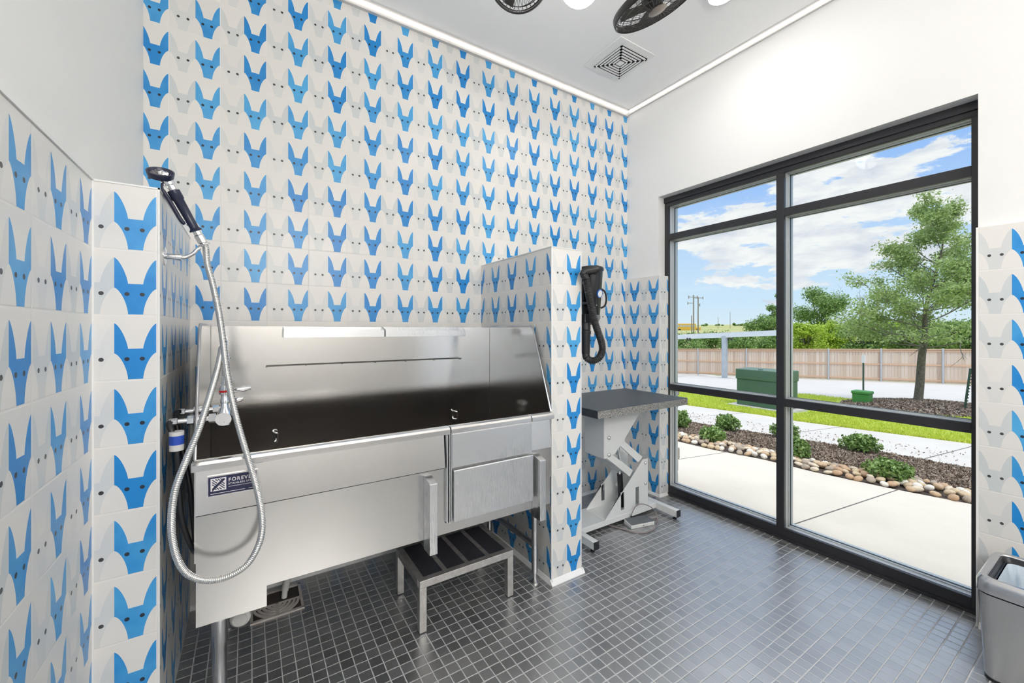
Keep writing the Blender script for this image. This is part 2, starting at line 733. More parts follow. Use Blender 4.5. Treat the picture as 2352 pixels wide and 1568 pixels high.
# left wall: painted, with a tiled dado
mb = MB()
mb.box(-.57, -3.2, 0, -.418, YB + .15, ZC)
wl = struct(mb.build('wall_left', WHITE))
mb = MB()
tquad(mb, (-.397, -3.0), (-.397, 1.727), .0, ZT, 1.519 - T_ * 20 + 3.0, 2)
mb.face([(-.397, -3.0, ZT), (-.397, 1.727, ZT), (-.418, 1.727, ZT), (-.418, -3.0, ZT)])
w_ = mb.build('tile_dado', TILE, wl)

# low tiled wing beside the tub
mb = MB()
tquad(mb, (-.397, 1.727), (-.243, 1.727), 0, ZT, .154 - .004, 3)
tquad(mb, (-.243, 1.727), (-.243, YB), 0, ZT, 1.885 - 1.727, 4)
mb.face([(-.418, 1.727, ZT), (-.243, 1.727, ZT), (-.243, YB, ZT), (-.418, YB, ZT)])
struct(mb.build('wall_wing', TILE))
mb = MB()
mb.box(-.2455, 1.7245, 0, -.2405, 1.7295, ZT)
mb.box(-.418, 1.7245, ZT - .001, -.2405, 1.7295, ZT + .004)
mb.box(-.2455, 1.7245, ZT - .001, -.2405, YB, ZT + .004)
mb.box(-.3975, -3, ZT - .001, -.3925, 1.727, ZT + .003)
mb.box(-.399, 1.7225, 0, -.393, 1.728, ZT)
struct(mb.build('trim_1', TRIMW))

# tiled half wall between tub and table
PX0, PX1, PY = 1.392, 1.605, 1.765
mb = MB()
tquad(mb, (PX0, PY), (PX1, PY), 0, ZT, .008, 5)
tquad(mb, (PX0, YB), (PX0, PY), 0, ZT, YB - 2.1138, 6)
tquad(mb, (PX1, PY), (PX1, YB), 0, ZT, .03, 7)
mb.face([(PX0, PY, ZT), (PX1, PY, ZT), (PX1, YB, ZT), (PX0, YB, ZT)])
struct(mb.build('wall_partition', TILE))
mb = MB()
for x, y in ((PX0, PY), (PX1, PY)):
    mb.box(x - .003, y - .003, 0, x + .003, y + .003, ZT)
mb.box(PX0 - .003, PY - .003, ZT - .001, PX1 + .003, PY + .003, ZT + .004)
mb.box(PX0 - .003, PY, ZT - .001, PX0 + .003, YB, ZT + .004)
mb.box(PX1 - .003, PY, ZT - .001, PX1 + .003, YB, ZT + .004)
struct(mb.build('trim_2', TRIMW))

# white cove bases
mb = MB()
mb.yz([(PY, 0), (PY - .022, 0), (PY - .018, .006), (PY - .004, .022), (PY, .024)], PX0 - .012, PX1 + .014)
mb.xz([(PX0, 0), (PX0 - .014, 0), (PX0 - .003, .022), (PX0, .024)], PY - .012, YB)
mb.xz([(PX1, 0), (PX1 + .014, 0), (PX1 + .003, .022), (PX1, .024)], PY - .012, YB)
struct(mb.build('baseboard_partition', TRIMW))
mb = MB()
mb.yz([(YB, 0), (YB - .014, 0), (YB - .003, .018), (YB, .02)], PX1, XT)
mb.yz([(YB, 0), (YB - .014, 0), (YB - .003, .018), (YB, .02)], -.243, PX0)
struct(mb.build('baseboard_back', TRIMW))
mb = MB()
mb.xz([(XT, 0), (XT - .014, 0), (XT - .003, .018), (XT, .02)], 2.19, YB)
mb.yz([(2.20, 0), (2.186, 0), (2.196, .018), (2.20, .02)], XT - .012, 2.97)
mb.xz([(XT, 0), (XT - .02, 0), (XT - .003, .022), (XT, .024)], -3, .43)
struct(mb.build('baseboard_window', TRIMW))

# window wall
WY0, WY1, WZ = .437, 2.235, 2.505
mb = MB()
mb.box(XP, WY1, 0, 3.12, YB + .15, ZC)
mb.box(XP, WY0, WZ, 3.12, WY1, ZC)
mb.box(XP, -3.2, 0, 3.12, WY0, ZC)
ww = struct(mb.build('wall_window', WHITE))
mb = MB()
tquad(mb, (XT, YB), (XT, 2.20), 0, ZT, YB - 2.2076, 8)
tquad(mb, (XT, 2.20), (2.985, 2.20), 0, ZT, -.004, 9)
mb.face([(XT, 2.20, ZT), (2.985, 2.20, ZT), (2.985, 2.235, ZT), (XT, 2.235, ZT)])
mb.face([(XT, 2.20, ZT), (XT, 2.235, ZT), (XT, YB, ZT), (XP, YB, ZT), (XP, 2.2355, ZT)])
tquad(mb, (XT, .437), (XT, -3.0), 0, ZT + .026, .0035, 10, ZR0 + .026)
mb.face([(XT, .437, ZT + .026), (XT, -3, ZT + .026), (XP, -3, ZT + .026), (XP, .437, ZT + .026)])
mb.face([(XT, .437, 0), (XT, .437, ZT + .026), (2.985, .437, ZT + .026), (2.985, .437, 0)])
mb.build('tile_dado', TILE, ww)
mb = MB()
mb.box(XT - .003, 2.197, 0, XT + .003, 2.203, ZT)
mb.box(XT - .003, .434, 0, XT + .003, .4395, ZT + .026)
struct(mb.build('trim_3', TRIMW))
# wall behind the camera closes the room
mb = MB()
mb.box(-.42, -3.3, 0, XP, -3.15, ZC)
struct(mb.build('wall_rear', mat('painted_grey', (.60, .59, .57), .6)))
# rough stone facing of the outside wall, seen past the window jamb
mb = MB()
rs = random.Random(5)
for k in range(9):
    z0 = -.12 + k * .115
    e = rs.uniform(0, .03)
    mb.box(3.121, 2.275 + e, z0, 3.26 + rs.uniform(-.01, .01), 2.75, z0 + .108)
o = mb.build('wall_exterior', mat('rough_stone', (.55, .48, .38), .9, vary=(9, (.36, .30, .24)), bump=(22, .9)), bevel=.012)
struct(o)

# ------------------------------------------------------------------ storefront window
XF = 2.985
FD = .125
JL, JR = 2.197, .4725                  # opening edges
ML, MR = 1.3556, 1.3087                # mullion faces (far, near)


def member(y0, y1, z0, z1, name, parent):
    mb = MB()
    mb.box(XF, min(y0, y1), z0, XF + .02, max(y0, y1), z1)
    return mb.build(name, FRAME, parent, bevel=.0015)


win = MB()
# perimeter frame
win.box(XF, JL, 0, XF + .022, WY1 + .02, 2.432)
win.box(XF, WY0 - .03, 0, XF + .022, JR, 2.432)
win.box(XF, WY0 - .03, 2.432, XF + .022, WY1 + .02, 2.53)
win.box(XF - .012, WY0, 2.462, XF + .01, WY1, 2.505)        # header channel
win.box(XF, JR, 0, XF + .022, JL, .073)
win.box(XF - .012, WY0, 0, XF + .01, 2.2, .016)
window = struct(win.build('window_1', FRAME, bevel=.0015))
mb = MB()
mb.box(XF - .003, MR, .073, XF + .022, ML, 2.432)
mb.build('mullion', FRAME, window, bevel=.0015)
for n_, za, zb in (('transom', 2.143, 2.195), ('rail', .880, .931)):
    for ya, yb in ((JR, MR), (ML, JL)):
        mb = MB()
        mb.box(XF, ya, za, XF + .022, yb, zb)
        mb.build(n_, FRAME, window, bevel=.0015)
# inner light-coloured linings and gaskets of every opening, and the panes
XG = XF + .075
for ya, yb in ((JR, MR), (ML, JL)):
    for za, zb in ((.073, .880), (.931, 2.143), (2.195, 2.432)):
        mb = MB()
        mb.box(XF + .0225, yb - .001, za - .02, XF + FD, yb + .022, zb + .02)
        mb.box(XF + .0225, ya - .022, za - .02, XF + FD, ya + .001, zb + .02)
        mb.box(XF + .0225, ya, za - .02, XF + FD, yb, za + .001)
        mb.box(XF + .0225, ya, zb - .001, XF + FD, yb, zb + .02)
        # stepped glazing beads
        for y0_, y1_ in ((ya, ya + .006), (yb - .006, yb)):
            mb.box(XF + .055, y0_, za, XG - .004, y1_, zb)
            mb.box(XG + .008, y0_, za, XG + .022, y1_, zb)
        for z0_, z1_ in ((za, za + .006), (zb - .006, zb)):
            mb.box(XF + .055, ya, z0_, XG - .004, yb, z1_)
            mb.box(XG + .008, ya, z0_, XG + .022, yb, z1_)
        lin = mb.build('lining', ALU, window)
        mb = MB()
        for y0_, y1_ in ((ya, ya + .008), (yb - .008, yb)):
            mb.box(XG - .0038, y0_, za, XG + .0078, y1_, zb)
        for z0_, z1_ in ((za, za + .008), (zb - .008, zb)):
            mb.box(XG - .0038, ya, z0_, XG + .0078, yb, z1_)
        mb.build('gasket', GASKET, window)
        mb = MB()
        mb.box(XG, ya + .001, za + .001, XG + .004, yb - .001, zb - .001)
        mb.build('pane', GLASS, window)

# ------------------------------------------------------------------ LED strips in white channels along the ceiling
LEDM = mat('led_diffuser', (.9, .88, .85), .4, emit=((1.0, .93, .86), LED_STRENGTH))
for k, (lab, ch, em) in enumerate((
    ('slim lit LED strip running above the dog-face tile wall', ((-.40, YB - .022, ZC - .040), (XP, YB, ZC - .022)),
     ((-.40, YB - .037, ZC - .019), (XP - .03, YB - .026, ZC - .008))),
    ('slim lit LED strip running along the ceiling above the window', ((XP - .016, -3, ZC - .030), (XP, YB - .02, ZC - .018)),
     ((XP - .030, -3, ZC - .017), (XP - .020, YB - .045, ZC - .007))))):
    a, b = ch
    t_ = thing('led_strip', (a[0], a[1], ZC), lab, 'light')
    CHAN = mat('led_channel', (.62, .61, .60), .5)
    mb = MB()
    mb.box(*a, *b)
    if k == 0:
        mb.box(-.40, YB - .052, ZC - .007, XP, YB, ZC - .0005)
        mb.box(-.40, YB - .022, ZC - .0215, XP, YB - .004, ZC - .007)
    else:
        mb.box(XP - .044, -3, ZC - .006, XP, YB - .02, ZC - .0005)
        mb.box(XP - .016, -3, ZC - .018, XP - .004, YB - .02, ZC - .006)
    mb.build('channel', CHAN, t_)
    mb = MB()
    mb.box(*em[0], *em[1])
    mb.build('diffuser', LEDM, t_)

# ------------------------------------------------------------------ ceiling supply vent
t_ = thing('ceiling_vent', (2.27, 2.09, ZC), 'white square ceiling air vent with nested square slots', 'vent')
mb = MB()
x0, x1, y0, y1 = 2.095, 2.447, 1.91, 2.27
mb.box(x0, y0, ZC - .008, x1, y1, ZC - .001)
mb.build('face_plate', TRIMW, t_, bevel=.003)
gx0, gx1, gy0, gy1 = 2.163, 2.429, 1.963, 2.239
mb = MB()
mb.box(gx0, gy0, ZC - .0095, gx1, gy1, ZC - .0082)
mb.build('slot_shade', mat('vent_shade', (.03, .03, .03), .8), t_)  # dark sheet painted in for the shade between the louvres
cx_, cy_ = (gx0 + gx1) / 2, (gy0 + gy1) / 2
hw = (gx1 - gx0) / 2
w0, gap = .0118, .0102
k = 0
h_ = hw
while h_ > .04:
    mb = MB()
    zt, zb = ZC - .011, ZC - .0145
    for sx, sy in ((1, 0), (-1, 0), (0, 1), (0, -1)):
        if sx:
            xa, xb = sorted((cx_ + sx * h_, cx_ + sx * (h_ - w0)))
            mb.box(xa, cy_ - h_, zb, xb, cy_ + h_, zt)
        else:
            ya, yb = sorted((cy_ + sy * h_, cy_ + sy * (h_ - w0)))
            mb.box(cx_ - h_, ya, zb, cx_ + h_, yb, zt)
    mb.build('louvre', TRIMW, t_)
    h_ -= w0 + gap
mb = MB()
mb.box(cx_ - h_, cy_ - h_, ZC - .0145, cx_ + h_, cy_ + h_, ZC - .011)
mb.build('centre_plate', TRIMW, t_)

# ------------------------------------------------------------------ round ceiling lights (one in the picture, the others behind the camera)
LAMP = mat('lamp_diffuser', (.9, .9, .9), .4, emit=((1.0, .97, .93), 9.0))
spots = [(2.325, 1.352)]
for k, (x, y) in enumerate(spots):
    t_ = thing('ceiling_light', (x, y, ZC), 'glowing round surface light on the white ceiling near the fan' if k == 0 else 'glowing round surface light further back on the ceiling', 'light', 'round ceiling lights')
    mb = MB()
    mb.lathe([(0, 0), (.078, 0), (.081, -.006), (.077, -.016), (.070, -.018)], (x, y, ZC))
    mb.build('housing', TRIMW, t_, smooth=True)
    mb = MB()
    mb.lathe([(.0695, -.016), (.064, -.021), (.04, -.024), (0, -.025)], (x, y, ZC))
    mb.build('diffuser', LAMP, t_, smooth=True)
    ld = bpy.data.lights.new('lamp_glow', 'AREA')
    ld.shape = 'DISK'
    ld.size = .15
    ld.energy = ROOM_LAMP_W
    ld.color = (1, .97, .93)
    lo = bpy.data.objects.new('lamp_glow', ld)
    COL.objects.link(lo)
    lo.parent = t_
    lo.location = (0, 0, -.035)

# unseen glowing globes added behind the camera to brighten walls and ceiling
FILL_GLOBE = mat('fill_globe_glow', (.9, .9, .9), .3, emit=((1.0, .965, .92), FILL_GLOBE_STRENGTH))
for k, (x, y) in enumerate([(.25, -1.45), (.95, -1.45), (.25, -2.25), (.95, -2.25)]):
    t_ = thing('fill_globe', (x, y, ZC), 'unseen glowing globe added behind the camera to brighten the room', 'light', 'added fill globes')
    mb = MB()
    mb.lathe([(.12 * math.sin(a), 2.42 - .12 * math.cos(a)) for a in np.linspace(0, PI, 24)], (x, y, 0))
    mb.build('globe', FILL_GLOBE, t_, smooth=True)
    mb = MB()
    mb.tube([(x, y, ZC - .001), (x, y, 2.53)], .008, 8)
    mb.lathe([(0, 0), (.05, 0), (.045, -.02), (0, -.022)], (x, y, ZC - .001))
    mb.build('stem', TRIMW, t_, smooth=True)

# ------------------------------------------------------------------ twin-head ceiling fan
hub = Vector((1.277, 1.378, 2.93))
t_ = thing('ceiling_fan', (hub.x, hub.y, ZC), 'dark bronze ceiling fan with two caged heads and a white glass globe', 'fan')
mb = MB()
mb.lathe([(0, 0), (.07, 0), (.066, -.03), (.02, -.05), (.0, -.05)], (hub.x, hub.y, ZC))
mb.tube([(hub.x, hub.y, ZC - .04), (hub.x, hub.y, 3.02)], .012)
mb.build('downrod', BLACKM, t_, smooth=True)
mb = MB()
mb.lathe([(0, .10), (.05, .10), (.08, .07), (.085, .04), (.07, .02), (0, .02)], hub)
mb.build('motor_hub', BLACKM, t_, smooth=True)
gl_c = Vector((1.277, 1.378, 2.95))
mb = MB()
mb.lathe([(.092 * math.sin(a), .03 - .092 * math.cos(a)) for a in np.linspace(0, PI * .8, 16)], at(1333, -22, t=1.88))
mb.build('glass_globe', mat('opal_glass', (.86, .86, .85), .15, emit=((1, .98, .95), 16.0)), t_, smooth=True)


def fan_head(center, normal, rad, spin):
    ax = Vector(normal).normalized()
    q = Vector((0, 0, 1)).rotation_difference(ax).to_matrix().to_4x4()
    M = Matrix.Translation(center) @ q @ Matrix.Rotation(spin, 4, 'Z')
    dep = rad * .36

    def prof(t, front):      # radial wire profile of the cage
        a = t * PI / 2
        h = dep * .55 * (math.cos(a) ** .8)
        return rad * math.sin(a), (h if front else -h)
    mb = MB()
    for front in (True, False):
        for k in range(40):
            th = 2 * PI * k / 40
            pts = []
            for t in np.linspace(.2, 1, 8):
                r_, h_ = prof(t, front)
                ph = th + (.35 * (1 - t) if front else -.35 * (1 - t))
                pts.append((r_ * math.cos(ph), r_ * math.sin(ph), h_))
            mb.tube(pts, .0010, 4, cap=False)
        for t in (.45, .65, .82):
            r_, h_ = prof(t, front)
            mb.tube([(r_ * math.cos(a), r_ * math.sin(a), h_) for a in np.linspace(0, 2 * PI, 48)[:-1]], .0017, 4, closed=True)
    mb.xform(M)
    cage = mb.build('wire_cage', BLACKM, t_, recalc=False)
    mb = MB()
    mb.lathe([(rad * 1.01, -.016), (rad * 1.045, -.012), (rad * 1.055, 0), (rad * 1.045, .012), (rad * 1.01, .016), (rad * .985, 0), (rad * 1.01, -.016)], n=64)
    mb.xform(M)
    mb.build('rim_band', BLACKM, cage, smooth=True)
    mb = MB()
    mb.lathe([(0, dep * .62), (rad * .2, dep * .60), (rad * .225, dep * .54), (rad * .21, dep * .46), (0, dep * .46)], n=32)
    mb.xform(M)
    mb.build('hub_cap', mat('hub_bronze', (.30, .26, .23), .35, .3), cage, smooth=True)
    mb = MB()
    mb.lathe([(0, -dep * .9), (rad * .26, -dep * .85), (rad * .3, -dep * .4), (rad * .16, -dep * .25), (rad * .16, dep * .3), (0, dep * .3)], n=28)
    mb.xform(M)
    mb.build('motor', BLACKM, t_, smooth=True)
    for k in range(4):
        mb = MB()
        th = PI / 2 * k
        top, bot = [], []
        for t in np.linspace(.16, .88, 8):
            w = rad * (.14 + .22 * t)
            tw = .55 - .25 * t
            for sgn, lst in ((1, top), (-1, bot)):
                p = Vector((rad * t, sgn * w * .5, sgn * w * .5 * math.tan(tw) * .6))
                lst.append(Matrix.Rotation(th, 4, 'Z') @ p)
        for i in range(7):
            mb.prism([top[i], top[i + 1], bot[i + 1], bot[i]], (0, 0, .003))
        mb.xform(M)
        mb.build('blade', BLACKM, t_)
    return M


rt, dn, fw = Vector((CYW, -SY, 0)), Vector((0, 0, -1)), Vector((SY, CYW, 0))
c2 = at(1505, 6, t=1.80)
n2 = rt * .36 + dn * .915 + fw * .16
fan_head(c2, n2, .178, .3)
c1 = at(1192, -62, t=1.90)
n1_ = -rt * .25 + dn * .60 - fw * .78
fan_head(c1, n1_, .145, .1)
mb = MB()
for c, n_ in ((c2, n2), (c1, n1_)):
    a = c - n_.normalized() * .06
    mb.tube(crom([hub + Vector((0, 0, .06)), (hub + a) / 2 + Vector((0, 0, .04)), a], 8), .013, 8)
mb.build('arm', BLACKM, t_, smooth=True)

# ================================================================== OUTSIDE
rnd = random.Random(11)
nrs = np.random.RandomState(7)


def line_pts(px, lo, hi, n=40, f=gp):
    """polyline of ground points from pixels, extended at both ends and resampled along y (far end first)"""
    P_ = [f(*q) for q in px]
    P_.sort(key=lambda p: p.y)
    ys = np.linspace(lo, hi, n)
    yy = [p.y for p in P_]
    xx = [p.x for p in P_]
    k0 = (xx[1] - xx[0]) / (yy[1] - yy[0])
    k1 = (xx[-1] - xx[0]) / (yy[-1] - yy[0])
    out = []
    for y in ys:
        if y < yy[0]:
            x = xx[0] + k1 * (y - yy[0])
        elif y > yy[-1]:
            x = xx[-1] + k1 * (y - yy[-1])
        else:
            x = float(np.interp(y, yy, xx))
        out.append((x, float(y)))
    return out


def strip(name, a, b, m, lift, kx=6, extra=None):
    mb = MB()
    n = len(a)
    g = []
    for i in range(n):
        row = []
        for k in range(kx + 1):
            t = k / kx
            x = a[i][0] + (b[i][0] - a[i][0]) * t
            y = a[i][1] + (b[i][1] - a[i][1]) * t
            z = gz(x, y) + lift + (extra(x, y, t) if extra else 0)
            row.append((x, y, z))
        g.append(row)
    base = len(mb.v)
    for row in g:
        mb.v += [Vector(p) for p in row]
    for i in range(n - 1):
        for k in range(kx):
            q = base + i * (kx + 1) + k
            mb.f.append((q, q + 1, q + kx + 2, q + kx + 1))
            mb.uv.append(None)
    return mb.build(name, m, recalc=False, smooth='all')


LO, HI = -6.0, 16.0
L_wall = [(3.115, y) for y in np.linspace(LO, HI, 40)]
L_rlo = line_pts([(1558, 1013), (1647, 1035), (1780, 1060), (1823, 1073), (2005, 1114), (2201, 1150)], LO, HI)
L_rhi = line_pts([(1558, 998), (1668, 1017), (1780, 1044), (1823, 1054), (1956, 1080), (2096, 1101), (2228, 1137)], LO, HI)
L_mul = line_pts([(1558, 965), (1780, 1001), (1823, 1008), (2026, 1038), (2229, 1077)], LO, HI)
L_swg = line_pts([(1580, 931), (1782, 958), (1821, 966), (2229, 1019)], LO, HI)
L_gp = line_pts([(1558, 898), (1835, 903), (1960, 917), (2229, 938)], LO, HI)

struct(strip('ground_walkway', L_wall, L_rlo, CONC, 0))
struct(strip('ground_bed', L_rlo, L_mul, MULCHG, -.012, 10, lambda x, y, t: .03 * math.sin(PI * min(1, t * 1.0)) + .008 * math.sin(x * 31 + y * 17)))
struct(strip('ground_sidewalk', L_mul, L_swg, CONC2, .004))
struct(strip('ground_lawn', L_swg, L_gp, GRASSG, .0, 10))
# parking pavement up to the fence
FA, FB = Vector((27.3, 17.75, -1.87)), Vector((31.6, 5.0, -1.49))


def fence_pt(s):
    return FA + (FB - FA) * s


L_fen = []
for x, y in L_gp:
    s = (y - FA.y) / (FB.y - FA.y)
    p = fence_pt(s)
    L_fen.append((p.x + .4, y))
struct(strip('ground_parking', L_gp, L_fen, PAVE, .0, 16))
# fields beyond
FIELD = mat('field_grass', (.30, .36, .10), .95, vary=(.02, (.50, .42, .20)))
mb = MB()
gx_ = [30, 34, 40, 50, 60, 80, 110, 150, 200, 250, 320, 420, 600, 900]
gy_ = [-60, -20, -6, 0, 5, 10, 15, 20, 26, 40, 70, 120, 200, 400, 700]
for x in gx_:
    for y in gy_:
        mb.v.append(Vector((x, y, gz(x, y) - (.1 if x < 34 else 0))))
ny = len(gy_)
for i in range(len(gx_) - 1):
    for k in range(ny - 1):
        q = i * ny + k
        mb.f.append((q, q + ny, q + ny + 1, q + 1))
        mb.uv.append(None)
struct(mb.build('ground_field', FIELD, recalc=False, smooth='all'))
# long slopes of ground under everything beyond the strips
mb = MB()
mb.face([(3.11, 15.9, -.06), (3.11, 60, -.06), (34, 60, -2.6), (34, 15.9, -2.4)])
struct(mb.build('ground_lot', PAVE))


def cards(name, m, P_, size, parent=None, aspect=.45, up=0.0, origin=None, fold=True):
    """many small two-triangle leaves; P_ (n,3), size scalar or (n,)"""
    n = len(P_)
    P_ = np.asarray(P_, float)
    size = np.broadcast_to(np.asarray(size, float), (n,))[:, None]
    d = nrs.normal(size=(n, 3))
    d[:, 2] = d[:, 2] * .7 + up
    d /= np.linalg.norm(d, axis=1, keepdims=True)
    e = np.cross(d, nrs.normal(size=(n, 3)))
    e /= np.linalg.norm(e, axis=1, keepdims=True)
    nn = np.cross(d, e)
    a = P_ - d * size * .5
    c = P_ + d * size * .5
    b = P_ + e * size * aspect * .5 + nn * size * .06
    f = P_ - e * size * aspect * .5 + nn * size * .06
    V = np.stack([a, b, c, f], 1).reshape(-1, 3)
    o_ = np.array(ORG[parent.name] if parent is not None else (origin or (0, 0, 0)))
    V = V - o_
    me = bpy.data.meshes.new(name)
    me.vertices.add(4 * n)
    me.vertices.foreach_set('co', V.ravel())
    me.loops.add(4 * n)
    me.loops.foreach_set('vertex_index', np.arange(4 * n, dtype=np.int32))
    me.polygons.add(n)
    me.polygons.foreach_set('loop_start', np.arange(0, 4 * n, 4, dtype=np.int32))
    me.update()
    me.materials.append(m)
    ob = bpy.data.objects.new(name, me)
    COL.objects.link(ob)
    if parent is not None:
        ob.parent = parent
    else:
        ob.location = o_
    ORG[ob.name] = Vector(o_)
    return ob


def scatter_strip(a, b, n, ylo, yhi, lift, t0=0, t1=1, pw=1.0):
    ya = [p[1] for p in a]
    out = []
    for _ in range(n):
        y = rnd.uniform(ylo, yhi)
        xa = float(np.interp(y, ya, [p[0] for p in a]))
        xb = float(np.interp(y, ya, [p[0] for p in b]))
        t = t0 + (t1 - t0) * rnd.random() ** pw
        x = xa + (xb - xa) * t
        out.append((x, y, gz(x, y) + lift + .03 * math.sin(PI * t) * (1 if lift < .02 else 0)))
    return out


mu = cards('mulch', CHIP, scatter_strip(L_rlo, L_mul, 26000, .2, 5.5, .008, .22, 1.0), .035 + .03 * nrs.rand(26000), aspect=.3, up=0)
tag(mu, 'brown shredded bark mulch in the planting bed outside', 'mulch', kind='stuff')
GP_ = scatter_strip(L_swg, L_gp, 64000, -.5, 12, .02, 0, 1, 1.6)
tb_, pb_, tr_ = gp(1692, 930), gp(1976, 930), gp(2106, 931)
GP_ = [p for p in GP_ if not (tb_.x - .25 < p[0] < tb_.x + .85 and tb_.y - 1.3 < p[1] < tb_.y + .25)
       and not (pb_.x - .1 < p[0] < pb_.x + .5 and abs(p[1] - pb_.y) < .3)
       and ((p[0] - tr_.x + .35) / 2.4) ** 2 + ((p[1] - tr_.y + .15) / 1.65) ** 2 > 1]
gr = cards('grass', GRASSB, GP_, .05 + .04 * nrs.rand(len(GP_)), aspect=.16, up=1.6)
tag(gr, 'bright green lawn beyond the sidewalk', 'grass', kind='stuff')
lf = cards('leaf_litter', CHIP, scatter_strip(L_mul, L_swg, 420, .6, 5.0, .008, 0, .45), .035, aspect=.4)
tag(lf, 'scattered dry bark bits on the sidewalk', 'litter', kind='stuff')

# river rocks edging the bed
rock_cols = [(.46, .29, .17), (.52, .39, .25), (.60, .49, .36), (.36, .28, .21), (.66, .60, .52), (.50, .34, .21)]
protos = []
for k, c in enumerate(rock_cols):
    bm = bmesh.new()
    bmesh.ops.create_icosphere(bm, subdivisions=2, radius=1)
    rr = random.Random(40 + k)
    ph = [rr.uniform(0, 6) for _ in range(3)]
    for v in bm.verts:
        s_ = 1 + .14 * math.sin(v.co.x * 2.3 + ph[0]) + .1 * math.sin(v.co.y * 3 + ph[1]) * math.cos(v.co.z * 2 + ph[2])
        v.co = v.co * s_
        v.co.z *= .62
        v.co.y *= .78
    me = bpy.data.meshes.new('river_rock')
    bm.to_mesh(me)
    bm.free()
    me.shade_smooth()
    me.materials.append(mat('river_rock_%s' % 'abcdef'[k], c, .6, vary=(2.2, tuple(min(1, q * 1.35) for q in c)), bump=(9, .3)))
    protos.append(me)
ya = [p[1] for p in L_rlo]
first = None
nrock = 0
y = .55
while y < 4.3 and nrock < 296:
    xa = float(np.interp(y, ya, [p[0] for p in L_rlo]))
    xb = float(np.interp(y, ya, [p[0] for p in L_rhi]))
    w = (xb - xa)
    nrow = max(3, int(w / .088))
    for k in range(nrow):
        t = (k + .5) / nrow
        x = xa + w * t + rnd.uniform(-.02, .02)
        yy = y + rnd.uniform(-.03, .03) + (k % 2) * .035
        r_ = rnd.uniform(.036, .047)
        lift = .012 + .028 * math.sin(PI * t) + rnd.uniform(0, .012)
        o = bpy.data.objects.new('river_rock', rnd.choice(protos))
        COL.objects.link(o)
        o.location = (x, yy, gz(x, yy) + lift)
        o.rotation_euler = (rnd.uniform(-.3, .3), rnd.uniform(-.3, .3), rnd.uniform(0, 6.3))
        o.scale = (r_ * rnd.uniform(1.0, 1.35), r_ * rnd.uniform(.9, 1.2), r_ * rnd.uniform(.9, 1.15))
        tag(o, 'rounded tan river rock in the border between walkway and mulch', 'rock', 'river rocks edging the planting bed')
        nrock += 1
    y += .087


def shrub(u, v, rad, hgt, label, n=1500, m=SHRUBL):
    g = gp(u, v)
    t_ = thing('shrub', tuple(g), label, 'shrub', 'low shrubs in the mulch bed')
    mb = MB()
    for k in range(9):
        th = rnd.uniform(0, 6.3)
        e = Vector((math.cos(th) * rad * .6, math.sin(th) * rad * .6, hgt * rnd.uniform(.5, .9)))
        mb.tube([g + Vector((0, 0, -.01)), g + e * .5 + Vector((0, 0, .03)), g + e], [.006, .005, .003], 5)
    mb.build('stem', BARK, t_)
    u_ = nrs.normal(size=(n, 3))
    u_ /= np.linalg.norm(u_, axis=1, keepdims=True)
    rr_ = nrs.rand(n, 1) ** .35
    lump = 1 + .22 * np.sin(u_[:, :1] * 5 + g.x * 9) * np.cos(u_[:, 1:2] * 6 + g.y * 7)
    P_ = u_ * rr_ * lump * np.array([rad, rad, hgt * .5]) + np.array([g.x, g.y, g.z + hgt * .5])
    P_ = P_[P_[:, 2] > g.z + .05]
    n = len(P_)
    cards('foliage', m, P_, .035 + .02 * nrs.rand(n), t_, aspect=.55, up=.5)


for (u, v, r_, h_, lab) in (
    (1670, 992, .17, .27, 'round green shrub in the mulch beside the sidewalk, small and dark'),
    (1635, 1017, .16, .22, 'low yellow-green shrub touching the river rocks'),
    (1561, 985, .16, .30, 'shrub half hidden at the jamb of the window'),
    (1803, 1008, .17, .24, 'shrub behind the window mullion on the sidewalk side'),
    (1829, 1055, .14, .26, 'narrow shrub behind the window mullion near the rocks'),
    (1975, 1040, .20, .25, 'medium round shrub beside the sidewalk in open mulch'),
    (2042, 1103, .19, .21, 'widest dense shrub right behind the river rocks')):
    shrub(u, v, r_, h_, lab)

# green transformer cabinet on its pad
A = gp(1692, 930)
zb = A.z
W_, D_, H_ = 1.03, .62, .87
t_ = thing('transformer_cabinet', tuple(A), 'large dark green metal utility transformer cabinet on the lawn', 'utility cabinet')
GRN = mat('utility_green', (.055, .12, .07), .38, vary=(2, (.075, .15, .09)))
GRN2 = mat('utility_green_top', (.16, .22, .19), .3)
mb = MB()
mb.box(A.x, A.y - W_, zb + .03, A.x + D_, A.y, zb + H_ - .24)
mb.build('body', GRN, t_, bevel=.01)
mb = MB()
mb.box(A.x - .02, A.y - W_ - .02, zb + H_ - .24, A.x + D_ + .02, A.y + .02, zb + H_)
mb.build('hood', GRN, t_, bevel=.02)
mb = MB()
mb.box(A.x + .05, A.y - W_ * .52, zb + H_, A.x + .12, A.y - W_ * .45, zb + H_ + .02)
mb.build('lifting_lug', GRN2, t_)
mb = MB()
mb.box(A.x - .14, A.y - W_ - .14, zb - .2, A.x + D_ + .14, A.y + .14, zb + .03)
tag(mb.build('concrete_pad', PAVE), 'flat concrete pad under the green transformer cabinet', 'pad')

